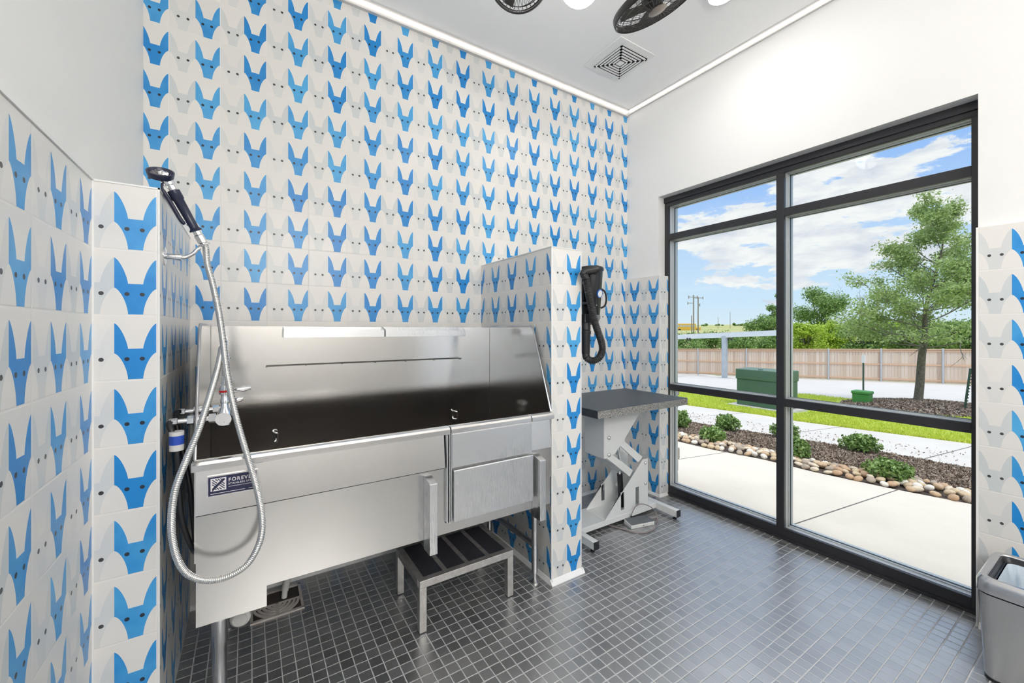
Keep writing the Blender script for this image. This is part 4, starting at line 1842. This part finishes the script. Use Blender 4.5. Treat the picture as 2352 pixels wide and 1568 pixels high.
mb.lathe([(.0, .0901), (.0175, .0901), (.0175, .0975), (0, .0975)], (-.072, 1.80, 1.075), (0, 0, 1), 18)
tag(mb.build('valve_ring', mat('tap_red', (.55, .01, .01), .35), vlv), 'red ring on the valve', None)
mb = MB()
mb.lathe([(.0, .097), (.0155, .0975), (.0145, .115), (.011, .118), (.011, .15), (.0, .152)], (-.072, 1.80, 1.075), (0, 0, 1), 18)
mb.build('valve_top', CHROME, vlv, smooth=True)
for (zz, L_, yy) in ((1.172, .062, 1.80), (1.135, .038, 1.80)):
    mb = MB()
    mb.tube([(-.065, yy, zz - .006), (-.045, yy, zz - .003), (-.045 + L_ * .5, yy, zz + .001), (-.055 + L_, yy, zz + .003)], [.006, .008, .011, .006], 10)
    mb.build('lever', CHROME, vlv, smooth=True)
# riser wire with hose hanger
mb = MB()
mb.tube(crom([(-.072, 1.80, 1.22), (-.073, 1.80, 1.27), (-.066, 1.80, 1.30), (-.064, 1.80, 1.345), (-.068, 1.80, 1.362), (-.078, 1.80, 1.366), (-.084, 1.80, 1.355)], 6), .0026, 6)
mb.tube([(-.064, 1.80, 1.255), (-.064, 1.80, 1.305)], .0065, 8)
mb.lathe([(0, 0), (.009, .001), (.010, .008), (0, .012)], (-.063, 1.79, 1.283), (0, 0, 1), 10)
mb.build('hose_hanger', CHROME, tap, smooth=True)

# black supply hoses hanging outside the tub, one with a printed sleeve
for k, (pts_, lab) in enumerate((
    ([(-.215, 1.80, 1.075), (-.226, 1.79, 1.072), (-.218, 1.775, 1.05), (-.205, 1.765, 1.01), (-.200, 1.76, .95), (-.198, 1.765, .86), (-.192, 1.775, .76), (-.178, 1.79, .68), (-.165, 1.82, .62), (-.165, 1.9, .57)], 'black supply hose with a blue and white printed sleeve hanging beside the tub'),
    ([(-.215, 2.00, 1.075), (-.228, 1.985, 1.078), (-.226, 1.95, 1.05), (-.21, 1.92, .98), (-.19, 1.90, .88), (-.178, 1.89, .80), (-.172, 1.9, .70), (-.168, 1.93, .60)], 'plain black supply hose curving down behind the sleeved one'))):
    h = thing('supply_hose', pts_[0], lab, 'hose')
    mb = MB()
    mb.tube(crom(pts_, 8), .0085, 10)
    mb.build('tube', BLACKP, h, smooth=True)
    mb = MB()
    mb.lathe([(0, -.012), (.012, -.012), (.012, .01), (.009, .012), (.009, .02), (0, .02)], pts_[0], (1, 0, 0), 6)
    mb.build('coupling', CHROME, h)
    if k == 0:
        for z0, z1, cc, nm in ((.985, 1.005, (.70, .69, .68), 'w'), (1.005, 1.035, (.02, .07, .42), 'b'), (1.035, 1.048, (.72, .68, .68), 'w')):
            mb = MB()
            mb.lathe([(0, z0), (.0205, z0), (.0205, z1), (0, z1)], (-.203, 1.768, 0), (0, 0, 1), 18)
            mb.build('sleeve', mat('sleeve_' + ('white' if nm == 'w' else 'blue'), cc, .4), h, smooth=True)

# ------------------------------------------------------------------ sprayer on its wall hook
hk = thing('sprayer_hook', (-.243, 1.826, 1.642), 'chrome wall hook on the tiled wing holding the sprayer', 'hook')
ORG[hk.name] = Vector((-.243, 1.826, 1.642))
mb = MB()
mb.lathe([(0, 0), (.031, 0), (.031, .003), (.020, .007), (.011, .008)], (-.243, 1.826, 1.642), (1, 0, 0), 28)
mb.build('flange', CHROME, hk, smooth=True)
mb = MB()
mb.lathe([(.010, .006), (.010, .03), (.012, .031), (.012, .046), (.0, .047)], (-.243, 1.826, 1.642), (1, 0, 0), 20)
arm_ = crom([(-.20, 1.826, 1.642), (-.185, 1.826, 1.644), (-.165, 1.827, 1.658), (-.155, 1.828, 1.672), (-.146, 1.829, 1.680)], 6)
mb.tube(arm_, .0062, 12)
mb.build('arm', CHROME, hk, smooth=True)
SA = Vector((-.136, 1.83, 1.697))                     # hose end / collar
SH = Vector((-.236, 1.79, 1.905))                     # head
SD = (SH - SA).normalized()
mb = MB()
q_ = SD.cross(Vector((0, 1, 0))).normalized()
q2 = SD.cross(q_).normalized()
mb.tube([SA + SD * -.004 + (q_ * math.cos(a) + q2 * math.sin(a)) * .0165 for a in np.linspace(0, 2 * PI, 25)[:-1]], .0032, 8, closed=True)
mb.build('ring', CHROME, hk, smooth=True)

sp = thing('pet_sprayer', tuple(SA), 'hand sprayer with dark blue grip and round black-rimmed head on a ribbed steel hose', 'sprayer')
mb = MB()
mb.lathe([(.0, -.008), (.011, -.008), (.011, .002), (.0145, .004), (.0145, .030), (.012, .032), (.0115, .046), (0, .046)], SA, SD, 8)
mb.build('collar', CHROME, sp)
mb = MB()
g0 = SA + SD * .046
mb.lathe([(0, 0), (.019, 0), (.0195, .004), (.016, .008), (.0135, .012), (.0145, .06), (.0155, .108), (.0185, .112), (.0185, .140), (.012, .143), (0, .143)], g0, SD, 20)
mb.build('grip', NAVY, sp, smooth=True)
side = (q_ if q_.x < 0 else -q_)
side = (side * .9 + Vector((0, -.45, 0))).normalized()
mb = MB()
lv = crom([g0 + SD * .175 + side * .012, g0 + SD * .15 + side * .028, g0 + SD * .10 + side * .027, g0 + SD * .05 + side * .027, g0 + SD * .028 + side * .023], 5)
mb.tube(lv, [.004] * 6 + [.0065] * (len(lv) - 8) + [.006, .004], 8)
mb.build('trigger', NAVY, sp, smooth=True)
mb = MB()
hb = g0 + SD * .140
mb.lathe([(0, 0), (.012, 0), (.0125, .018), (.0165, .020), (.0165, .034), (.011, .038), (.011, .05)], hb, SD, 16)
mb.tube(crom([hb + SD * .01 + side * .012, hb + SD * .03 + side * .019, hb + SD * .055 + side * .011], 5), .0035, 6)
HC = SH + Vector((-.012, .0, .012))
mb.tube(crom([hb + SD * .04, hb + SD * .05 + Vector((-.001, 0, .008)), HC + Vector((.004, 0, -.022)), HC], 5), [.013] * 5 + [.012] * 6 + [.010] * 5, 12)
mb.build('valve_body', CHROME, sp, smooth=True)
HA = Vector((.02, -.80, 1)).normalized()
HC = at(369, 401, y=HC.y)
mb = MB()
mb.lathe([(0, -.014), (.018, -.014), (.025, -.011), (.034, -.008), (.037, .005), (.0375, .011), (.034, .012), (.031, .009), (.029, .005), (.027, .003)], HC, HA, 40)
hdp = mb.build('spray_head', NAVY, sp, smooth=True)
mb = MB()
mb.lathe([(.0275, .0035), (.024, .005), (.010, .0055), (.007, .003), (0, .003)], HC, HA, 32)
mb.build('spray_face', mat('spray_face', (.17, .16, .17), .4, .3), hdp, smooth=True)
mb = MB()
for k in range(8):
    a = 2 * PI * k / 8
    x_ = HA.cross(Vector((1, 0, 0))).normalized()
    y_ = HA.cross(x_)
    mb.lathe([(0, .008), (.0022, .008), (.0022, .005)], HC + (x_ * math.cos(a) + y_ * math.sin(a)) * .020, HA, 6)
mb.lathe([(0, .0085), (.004, .008), (.0045, .005)], HC, HA, 10)
mb.build('nozzle', CHROME, hdp)

# ribbed steel hose
hp = [((467, 563), 1.83), ((476, 606), 1.828), ((488, 650), 1.82), ((503, 720), 1.80), ((513, 790), 1.77), ((522, 860), 1.735), ((543, 960), 1.69), ((572, 1060), 1.665),
      ((592, 1130), 1.655), ((602, 1195), 1.65), ((596, 1245), 1.65), ((568, 1295), 1.65), ((520, 1325), 1.65), ((470, 1332), 1.65), ((428, 1315), 1.65),
      ((403, 1270), 1.65), ((394, 1205), 1.65), ((401, 1130), 1.65), ((425, 1062), 1.655), ((455, 990), 1.665), ((480, 915), 1.70), ((499, 850), 1.745), ((507, 815), 1.77)]
path = [at(u, v, y=yy) for (u, v), yy in hp]
path = [SA + SD * .002, SA - SD * .016] + path[1:]
path += [Vector((-.079, 1.785, 1.325)), Vector((-.074, 1.797, 1.31)), Vector((-.072, 1.80, 1.27)), Vector((-.072, 1.80, 1.225))]
rp_ = resample(crom(path, 24), .0014)
rad = [.0098 + .0012 * math.sin(2 * PI * k * .0014 / .0056) for k in range(len(rp_))]
mb = MB()
mb.tube(rp_, rad, 14)
mb.build('hose', HOSEM, sp, smooth='all')

# ================================================================== STEP STOOL
SX0, SX1, SY0, SY1, SZ = .655, 1.163, 1.795, 2.155, .241
st = thing('step_stool', (SX0, SY0, 0), 'low worn steel step with four black gritty treads half under the tub', 'step stool')
mb = MB()
t1 = .030
mb.box(SX0, SY0, SZ - .034, SX1, SY0 + t1, SZ)
mb.box(SX0, SY1 - t1, SZ - .034, SX1, SY1, SZ)
mb.box(SX0, SY0 + t1, SZ - .034, SX0 + t1, SY1 - t1, SZ)
mb.box(SX1 - t1, SY0 + t1, SZ - .034, SX1, SY1 - t1, SZ)
mb.build('frame', STEELD, st, bevel=.002)
iw = (SX1 - SX0 - 2 * t1)
pw = (iw - 3 * .022) / 4
for k in range(4):
    xa = SX0 + t1 + k * (pw + .022)
    mb = MB()
    mb.box(xa + .001, SY0 + t1 + .001, SZ - .012, xa + pw - .001, SY1 - t1 - .001, SZ - .001)
    mb.build('tread_pad', mat('grit_pad', (.006, .007, .014), .95, bump=(260, .9), vary=(300, (.022, .023, .034))), st)
    if k < 3:
        mb = MB()
        mb.box(xa + pw, SY0 + t1, SZ - .014, xa + pw + .022, SY1 - t1, SZ - .0005)
        mb.build('crossbar', STEELD, st)
for x in (SX0, SX1 - .034):
    for y in (SY0, SY1 - .034):
        mb = MB()
        mb.box(x, y, .004, x + .034, y + .034, SZ - .0345)
        lgp = mb.build('leg', STEELD, st, bevel=.002)
        mb = MB()
        mb.box(x + .001, y + .001, 0, x + .033, y + .033, .0038)
        mb.build('rubber_foot', RUBBER, lgp)

# ================================================================== FLOOR DRAIN AND WASTE PIPES
dg_ = thing('floor_drain', (.12, 2.39, 0), 'square grey floor drain with a half grate under the tub', 'drain')
ORG[dg_.name] = Vector((.12, 2.39, 0))
PVCG = mat('drain_grey', (.62, .59, .56), .5, vary=(14, (.48, .43, .39)))
DX0, DX1, DY0, DY1 = .006, .235, 2.278, 2.512
mb = MB()
for a in ((DX0, DY0, DX1, DY0 + .012), (DX0, DY1 - .014, DX1, DY1), (DX0, DY0, DX0 + .012, DY1), (DX1 - .012, DY0, DX1, DY1)):
    mb.box(a[0], a[1], .0005, a[2], a[3], .009)
mb.build('frame', PVCG, dg_, bevel=.001)
mb = MB()
mb.box(DX0 + .012, DY0 + .1, .0004, DX1 - .012, DY1 - .014, .0012)
mb.build('sump', mat('sump_dark', (.05, .04, .035), .8), dg_)
mb = MB()
cxg = (DX0 + DX1) / 2
mb.box(DX0 + .012, DY0 + .012, .0004, DX1 - .012, DY0 + .112, .0022)
mb.build('grate_shadow_gap', mat('sump_dark'), dg_)
mb = MB()
for r__ in (.022, .042, .062, .082, .100):
    n_ = 22
    A0, A1 = PI + .05, 2 * PI - .05
    pi_, po_ = [], []
    for k in range(n_ + 1):
        a = A0 + (A1 - A0) * k / n_
        for rr_, lst in ((r__ - .0085, pi_), (r__ + .0035, po_)):
            lst.append((cxg + rr_ * math.cos(a), max(DY0 + .012, DY0 + .112 + rr_ * math.sin(a))))
    for k in range(n_):
        mb.xy([pi_[k], pi_[k + 1], po_[k + 1], po_[k]], .0023, .007)
mb.box(DX0 + .0121, DY0 + .104, .0023, DX1 - .0121, DY0 + .112, .0072)
mb.box(cxg - .007, DY0 + .0121, .0023, cxg + .007, DY0 + .11, .0072)
mb.box(DX0 + .0121, DY0 + .0121, .0023, DX1 - .0121, DY0 + .018, .0072)
mb.build('grate', PVCG, dg_, recalc=True)
wp = thing('waste_pipe', (.16, 2.41, .0), 'white plastic waste pipe bending down into the floor drain', 'pipe')
ORG[wp.name] = Vector((.16, 2.41, 0))
mb = MB()
mb.tube(crom([(.168, 2.425, .466), (.168, 2.425, .3), (.17, 2.42, .14), (.165, 2.415, .08), (.158, 2.412, .045)], 6), .017, 14)
mb.build('elbow', WPLAST, wp, smooth=True)
mb = MB()
mb.tube([(.158, 2.412, .045), (.155, 2.411, .010)], .0135, 14)
mb.build('tailpiece', WPLAST, wp, smooth=True)
cp = at(550, 1424, y=2.0)
mb = MB()
cl = thing('cleanout_cap', tuple(cp), 'round white plastic cap of the trap hanging under the tub corner', 'pipe cap')
mb.lathe([(0, .0), (.026, .0), (.027, .004), (.031, .006), (.037, .012), (.037, .035), (.030, .04), (.030, .10), (0, .10)], cp, (.15, 1, .05), 28)
mb.build('cap', WPLAST, cl, smooth=True)
mb = MB()
mb.tube(crom([cp + Vector((.012, .08, .005)), cp + Vector((.013, .12, .03)), cp + Vector((.013, .13, .12)), (cp.x + .013, cp.y + .13, .468)], 6), .024, 14)
mb.build('pipe', WPLAST, cl, smooth=True)

# ================================================================== GROOMING TABLE
gt = thing('grooming_table', (2.2, 2.1, 0), 'white lift grooming table with a speckled dark grey top in the corner by the window', 'table')
ORG[gt.name] = Vector((2.2, 2.1, 0))
TOPM, nt_, b_ = raw('pebbled_top')
tc_ = node(nt_, 'ShaderNodeTexCoord')
vo = node(nt_, 'ShaderNodeTexVoronoi', ins={'Scale': 260.0})
nt_.links.new(tc_.outputs['Object'], vo.inputs['Vector'])
vd = S(nt_, vo.outputs['Distance'])
b_.inputs['Base Color'].default_value = (.035, .04, .048, 1)
b_.inputs['Roughness'].default_value = .33
bp_ = node(nt_, 'ShaderNodeBump', ins={'Strength': .9, 'Distance': .0015, 'Height': vd})
nt_.links.new(bp_.outputs[0], b_.inputs['Normal'])
EDGEM, nt_, b_ = raw('pebbled_edge')
tc_ = node(nt_, 'ShaderNodeTexCoord')
nz_ = noise(nt_, tc_.outputs['Object'], 330, 2, .6)
nt_.links.new(mixc(nt_, sm(nt_, nz_, .42, .6), (.06, .06, .062), (.42, .41, .39)).k, b_.inputs['Base Color'])
b_.inputs['Roughness'].default_value = .4
GX0, GX1, GY0, GY1, GZ = 1.772, 2.665, 1.80, 2.385, .898
mb = MB()
mb.box(GX0 + .001, GY0 + .001, GZ - .05, GX1 - .001, GY1, GZ)
ttp = mb.build('tabletop', TOPM, gt, bevel=.004)
mb = MB()
mb.box(GX0 + .002, GY0 - .001, GZ - .049, GX1 - .002, GY0 + .0005, GZ - .003)
mb.build('edge_band', EDGEM, ttp)
for x in (GX0 + .05, GX0 + .10, GX1 - .035, GX1 - .07):
    mb = MB()
    mb.lathe([(0, .002), (.004, .0015), (.004, -.001)], (x, GY0 - .001, GZ - .024), (0, -1, 0), 8)
    mb.build('edge_screw', CHROME if x < 2 else BLACKM, ttp)
mb = MB()
mb.box(2.03, GY0 + .03, GZ - .058, 2.50, GY1 - .05, GZ - .0505)
mb.box(1.90, GY0 + .012, GZ - .060, 1.935, GY1 - .05, GZ - .0505)
mb.build('top_bracket', mat('zinc_plate', (.5, .5, .5), .4, .6), gt)
# upper channel
YA, YBp = 2.040, 2.230
front = [(2.07, .494), (2.10, .494), (2.175, .512), (2.265, .590), (2.439, .774), (2.50, .8395), (2.07, .8395)]
mb = MB()
mb.xz(front, YA, YA + .005)
mb.xz(front, YBp, YBp + .005)
mb.box(2.07, YA + .005, .494, 2.075, YBp, .8395)
mb.box(2.075, YA + .005, .834, 2.49, YBp, .8395)
mb.build('upper_bracket', POWDER, gt, bevel=.002)
# tower
tow = [(2.079, .068), (2.524, .068), (2.524, .423), (2.470, .423)]
for y in (YA - .002, YBp):
    mb = MB()
    # plate with two slots, made as strips
    def xl(z):
        return 2.079 + (z - .068) / (.423 - .068) * (2.470 - 2.079)
    s1, s2 = (2.235, 2.270), (2.388, 2.428)
    zs0, zs1, zt0, zt1 = .100, .225, .100, .232
    rows = [.068, .100, .225, .232, .423]
    for za, zb in zip(rows, rows[1:]):
        cuts = []
        if zs0 <= za and zb <= zs1 + 1e-6:
            cuts.append(s1)
        if zt0 <= za and zb <= zt1 + 1e-6:
            cuts.append(s2)
        xs = [None] + [c for cc_ in cuts for c in cc_] + [2.524]
        for k in range(0, len(xs), 2):
            xa, xb = xs[k], xs[k + 1]
            if xa is None:
                mb.xz([(xl(za), za), (xb, za), (xb, zb), (xl(zb), zb)], y, y + .005)
            else:
                mb.box(xa, y, za, xb, y + .005, zb)
    twp = mb.build('tower_plate', POWDER, gt)
    if y < 2.1:
        twp0 = twp
mb = MB()
mb.box(2.519, YA + .003, .068, 2.524, YBp, .30)
mb.box(2.079, YA + .02, .062, 2.30, YBp, .0685)
mb.build('tower_back', POWDER, gt)
# two links
for (a, b, c, d) in (((2.084, .505), (2.165, .505), (2.375, .356), (2.338, .318)), ((2.232, .562), (2.272, .592), (2.480, .437), (2.43, .405))):
    for y in (YA + .008, YBp - .02):
        mb = MB()
        mb.xz([a, b, c, d], y, y + .012)
        mb.build('lift_link', POWDER, gt, bevel=.002)
mb = MB()
mb.xz([(2.084, .505), (2.10, .488), (2.345, .318), (2.338, .33)], YA + .02, YBp - .02)
mb.build('link_web', POWDER, gt)
mb = MB()
mb.tube([(2.305, 2.135, .66), (2.328, 2.135, .31)], .0125, 14)
mb.build('piston_rod', CHROME, gt, smooth=True)
mb = MB()
mb.tube([(2.328, 2.135, .315), (2.345, 2.135, .07)], .021, 18)
mb.build('piston_cylinder', BLACKP, gt, smooth=True)
for x, z in ((2.115, .635), (2.115, .515), (2.497, .395), (2.497, .243)):
    mb = MB()
    mb.lathe([(0, .012), (.006, .012), (.007, .010), (.013, .006), (.014, 0), (0, 0)], (x, YA - .002, z), (0, -1, 0), 14)
    mb.build('pivot_bolt', mat('bolt_grey', (.6, .6, .6), .3, .7), twp0, smooth=True)
# base
mb = MB()
mb.box(1.83, YA - .004, .030, 2.62, YBp + .03, .0675)
mb.build('base_beam', POWDER, gt, bevel=.003)
for x in (1.80, 2.622):
    mb = MB()
    mb.box(x, 1.862, .020, x + .042, 2.41, .0685)
    frp = mb.build('foot_rail', POWDER, gt, bevel=.002)
    for y in (1.858, 2.4105):
        mb = MB()
        mb.box(x - .0005, y, .019, x + .0425, y + .0035, .069)
        mb.build('end_cap', BLACKP, frp)
    for y in (1.885, 2.38):
        mb = MB()
        mb.lathe([(0, 0), (.014, 0), (.014, .008), (.006, .011), (.006, .020), (0, .020)], (x + .012, y, 0), (0, 0, 1), 14)
        mb.build('levelling_foot', RUBBER, frp, smooth=True)
# wire gland on the beam
wg = at(1449, 1183, y=YA - .012)
mb = MB()
mb.lathe([(0, .0), (.011, 0), (.011, .006), (.008, .008), (.008, .012)], (wg.x, YA - .0045, .046), (0, -1, 0), 8)
mb.build('cable_gland', CHROME, gt)
# pedal
pd_ = thing('foot_pedal', tuple(at(1471, 1205, z=0)), 'small grey-topped foot pedal with braided cable on the floor by the grooming table', 'pedal')
pa, pb = at(1450, 1215.5, z=0), at(1503, 1205, z=0)
ex = (pb - pa).normalized()
ey = Vector((-ex.y, ex.x, 0))
pw_, pdp = (pb - pa).length, .084


def pq(a, b, z):
    return pa + ex * a + ey * b + Vector((0, 0, z))


mb = MB()
mb.prism([pq(0, 0, .001), pq(0, 0, .024), pq(0, pdp, .036), pq(0, pdp, .001)], ex * pw_)
mb.build('housing', POWDER, pd_, bevel=.0015)
mb = MB()
mb.prism([pq(.004, .003, .0245), pq(.004, .003, .028), pq(.004, pdp - .003, .0395), pq(.004, pdp - .003, .037)], ex * (pw_ - .008))
mb.build('tread', mat('pedal_grit', (.10, .11, .12), .8, bump=(300, .8), vary=(300, (.22, .23, .25))), pd_)
mb = MB()
mb.lathe([(0, .004), (.005, .003), (.006, 0)], pq(pw_ * .52, -.0005, .012), -ey, 10)
mb.build('screw', CHROME, pd_)
cpx = [(1500, 1204, .012), (1509, 1192, .02), (1508, 1180, .05), (1500, 1168, .085), (1487, 1160, .10), (1472, 1157, .10), (1460, 1163, .085), (1453, 1175, .062), (1450, 1183, .048)]
pts_ = []
for k, (u, v, z) in enumerate(cpx):
    yy = 1.93 + (YA - .02 - 1.93) * k / (len(cpx) - 1)
    pts_.append(at(u, v, y=yy))
pts_[-1] = Vector((wg.x, YA - .018, .046))
BRAID = mat('braided_cable', (.42, .36, .35), .45, .3, vary=(260, (.16, .12, .12)))
mb = MB()
mb.tube(crom([pq(pw_ - .004, .06, .014)] + pts_, 8), .0032, 8)
pts2 = [pq(pw_ - .004, .07, .014), at(1511, 1190, z=.006), at(1509, 1205, z=.005), at(1498, 1217, z=.005), at(1478, 1223, z=.005), at(1455, 1222, z=.005), at(1430, 1215, z=.005), at(1408, 1209, z=.005), at(1392, 1203, z=.006), at(1380, 1196, z=.006)]
mb.tube(crom(pts2, 8), .0042, 8)
mb.build('cable', BRAID, pd_, smooth=True)

# ================================================================== PET DRYER on the half wall
dx, dy = 1.735, 1.82
dz = lambda v: CZ + (HY - v) * (at(1362, 700, y=dy).y / ray(1362, 700).y) / FPX
dr = thing('pet_dryer', (dx, dy, dz(728)), 'black canister pet dryer with ribbed hose hung on the side of the tiled half wall', 'dryer')
GLOSSB = mat('gloss_black', (.010, .011, .014), .18)
z0, z1 = dz(728), dz(622)
mb = MB()
mb.lathe([(0, z0), (.052, z0), (.054, z0 + .004), (.072, z1)], (dx, dy, 0), (0, 0, 1), 40)
mb.build('canister', GLOSSB, dr, smooth=True)
mb = MB()
mb.lathe([(.070, z1 - .004), (.0765, z1 - .002), (.0765, z1 + .012), (.070, z1 + .020), (.05, z1 + .024), (0, z1 + .025)], (dx, dy, 0), (0, 0, 1), 40)
mb.build('lid', BLACKP, dr, smooth=True)
mb = MB()
mb.lathe([(.0535, z0 + .012), (.057, z0 + .008), (.057, z0 - .008), (.040, z0 - .040), (.030, z0 - .046), (0, z0 - .046)], (dx, dy, 0), (0, 0, 1), 32)
mb.build('base_ring', mat('grey_plastic', (.16, .16, .165), .4), dr, smooth=True)
vw = -Vector((dx, dy, 0)).normalized()
rr_ = Vector((-vw.y, vw.x, 0))
ang = math.atan2(vw.y, vw.x)
bd = ang + .95
bpos = Vector((dx + .0640 * math.cos(bd), dy + .0640 * math.sin(bd), dz(676)))
bn = Vector((math.cos(bd), math.sin(bd), -.18)).normalized()
mb = MB()
mb.lathe([(0, .0028), (.026, .0024), (.026, -.004), (0, -.004)], bpos, bn, 28)
bdg = mb.build('badge', mat('badge_blue', (.03, .12, .42), .35), dr)
mb = MB()
mb.lathe([(0, .0036), (.020, .0034), (.020, .0024)], bpos, bn, 28)
mb.build('badge_disc', mat('badge_white', (.75, .76, .78), .35), bdg)
hd = ang + 1.65
hx, hy = math.cos(hd), math.sin(hd)
mb = MB()
mb.tube(crom([(dx + .064 * hx, dy + .064 * hy, dz(664)), (dx + .085 * hx, dy + .085 * hy, dz(672)), (dx + .092 * hx, dy + .092 * hy, dz(688)), (dx + .083 * hx, dy + .083 * hy, dz(702)), (dx + .058 * hx, dy + .058 * hy, dz(708))], 6), .006, 8)
mb.build('handle', BLACKP, dr, smooth=True)
for v, a_ in ((628, .15), (630, 1.3), (702, .62)):
    r__ = .071 - .018 * (v - 622) / 106
    mb = MB()
    mb.lathe([(0, .003), (.003, .002), (.003, -.002)], (dx + r__ * math.cos(ang + a_), dy + r__ * math.sin(ang + a_), dz(v)), (math.cos(ang + a_), math.sin(ang + a_), 0), 8)
    mb.build('rivet', CHROME, dr)
# wall cradle
mb = MB()
mb.box(PX1 + .0005, dy - .035, dz(712), PX1 + .012, dy + .035, dz(640))
mb.box(PX1 + .0105, dy - .03, dz(655), dx - .062, dy + .03, dz(650))
mb.box(PX1 + .0105, dy - .03, dz(700), dx - .052, dy + .03, dz(695))
mb.build('wall_cradle', BLACKP, dr)
# switch block and nozzle
nxp = at(1345.5, 760, y=dy - .045)
mb = MB()
n0 = nxp.xy
zz = dz
mb.box(n0.x - .030, n0.y - .026, zz(742), n0.x + .030, n0.y + .03, zz(722))
mb.build('switch_block', BLACKP, dr, bevel=.004)
mb = MB()
mb.lathe([(0, zz(722)), (.026, zz(722)), (.026, zz(742)), (.0275, zz(742)), (.0275, zz(757)), (.025, zz(758)), (.030, zz(760)), (.030, zz(766)), (.026, zz(768)), (.024, zz(808)), (.022, zz(811)), (0, zz(811))], (n0.x, n0.y, 0), (0, 0, 1), 24)
mb.build('nozzle', mat('nozzle_black', (.018, .019, .022), .45), dr, smooth=True)
hpx = [(1341, 626), (1346, 640), (1349, 660), (1354, 684), (1360, 713), (1367, 742), (1375, 766), (1382, 788), (1383, 806), (1376, 821), (1362, 828), (1349, 823), (1343, 812)]
pts_ = [at(u, v, y=dy - .105 + (.06 if k > 9 else 0) * (k - 9) / 3) for k, (u, v) in enumerate(hpx)]
pts_[-1] = Vector((n0.x, n0.y, zz(812)))
pts_ = [Vector((dx - .03, dy - .055, zz(627))), Vector((dx - .035, dy - .085, zz(623)))] + pts_ + [Vector((n0.x, n0.y, zz(806)))]
rp_ = resample(crom(pts_, 16), .0017)
mb = MB()
mb.tube(rp_, [.0195 + .0022 * math.sin(2 * PI * k / 5) for k in range(len(rp_))], 18)
mb.build('ribbed_hose', mat('hose_black', (.014, .014, .015), .4), dr, smooth='all')

# ================================================================== WASTE BIN
BX0, BX1, BY0, BY1, BZ = 2.448, 2.808, .06, .380, .408
bn_ = thing('waste_bin', (2.65, .21, 0), 'open rectangular stainless waste bin with a pale liner against the tiled wall', 'bin')
ORG[bn_.name] = Vector((2.65, .21, 0))


def rrect(x0, x1, y0, y1, r, n=7):
    out = []
    for cx, cy, a0 in ((x1 - r, y1 - r, 0), (x0 + r, y1 - r, PI / 2), (x0 + r, y0 + r, PI), (x1 - r, y0 + r, 1.5 * PI)):
        for k in range(n + 1):
            a = a0 + PI / 2 * k / n
            out.append((cx + r * math.cos(a), cy + r * math.sin(a)))
    return out


def loft(mb, secs, cap0=False, cap1=False):
    i0 = len(mb.v)
    n = len(secs[0][0])
    for pts, z in secs:
        mb.v += [Vector((p[0], p[1], z if not callable(z) else z(p))) for p in pts]
    for k in range(len(secs) - 1):
        for j in range(n):
            j2 = (j + 1) % n
            mb.f.append((i0 + k * n + j, i0 + k * n + j2, i0 + (k + 1) * n + j2, i0 + (k + 1) * n + j))
            mb.uv.append(None)
    if cap0:
        mb.f.append(tuple(i0 + j for j in range(n)))
        mb.uv.append(None)
    if cap1:
        mb.f.append(tuple(i0 + (len(secs) - 1) * n + j for j in range(n)))
        mb.uv.append(None)


def rr2(d, r=.045):
    return rrect(BX0 + d, BX1 - d, BY0 + d, BY1 - d, max(.008, r - d * .6))


mb = MB()
loft(mb, [(rr2(.022), .010), (rr2(.020), .02), (rr2(.004), .343)], True, False)
mb.build('body', STEELB, bn_, smooth=True)
mb = MB()
loft(mb, [(rr2(.026), .0), (rr2(.020), .0), (rr2(.020), .0105)], True, True)
mb.build('base', BLACKP, bn_)
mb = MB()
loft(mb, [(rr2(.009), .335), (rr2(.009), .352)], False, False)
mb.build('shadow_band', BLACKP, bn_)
mb = MB()
loft(mb, [(rr2(.005), .349), (rr2(-.001), .350), (rr2(-.001), .388), (rr2(.003), .397), (rr2(.010), BZ), (rr2(.026), BZ - .001), (rr2(.030), BZ - .006)])
rimp = mb.build('rim', mat('bin_rim', (.66, .66, .68), .26, 1.0), bn_, smooth=True)
mb = MB()
loft(mb, [(rr2(.0302), BZ - .005), (rr2(.036), BZ - .007), (rr2(.042), BZ - .024), (rr2(.046), BZ - .026)])
mb.build('inner_rim', BLACKP, rimp, smooth=True)
mb = MB()
secs = []
rb = random.Random(9)
for k in range(12):
    d = .0465 + .002 * k
    z = BZ - .022 - .026 * k
    pts = rrect(BX0 + d, BX1 - d, BY0 + d, BY1 - d, .03, 12)
    q = []
    for j, (x, y) in enumerate(pts):
        w = .010 * math.sin(j * 1.1 + k * .25) * min(1, k / 3) + .006 * math.sin(j * 2.3 - k * .5) * min(1, k / 3)
        cx, cy = (BX0 + BX1) / 2, (BY0 + BY1) / 2
        L_ = math.hypot(x - cx, y - cy)
        q.append((x - (x - cx) / L_ * (w + .006), y - (y - cy) / L_ * (w + .006)))
    secs.append((q, z))
loft(mb, secs, False, True)
mb.build('liner', mat('liner_film', (.62, .69, .76), .3, 0, vary=(20, (.52, .60, .68))), bn_, smooth='all')
lettering('simplehuman', 0, 0, .011, bn_, 0, None, mat('etched_grey', (.30, .30, .31), .4, .5), 1.0, 'etched_mark', loc=(BX0 - .0012, .255, .374), rot=(PI / 2, 0, -PI / 2))
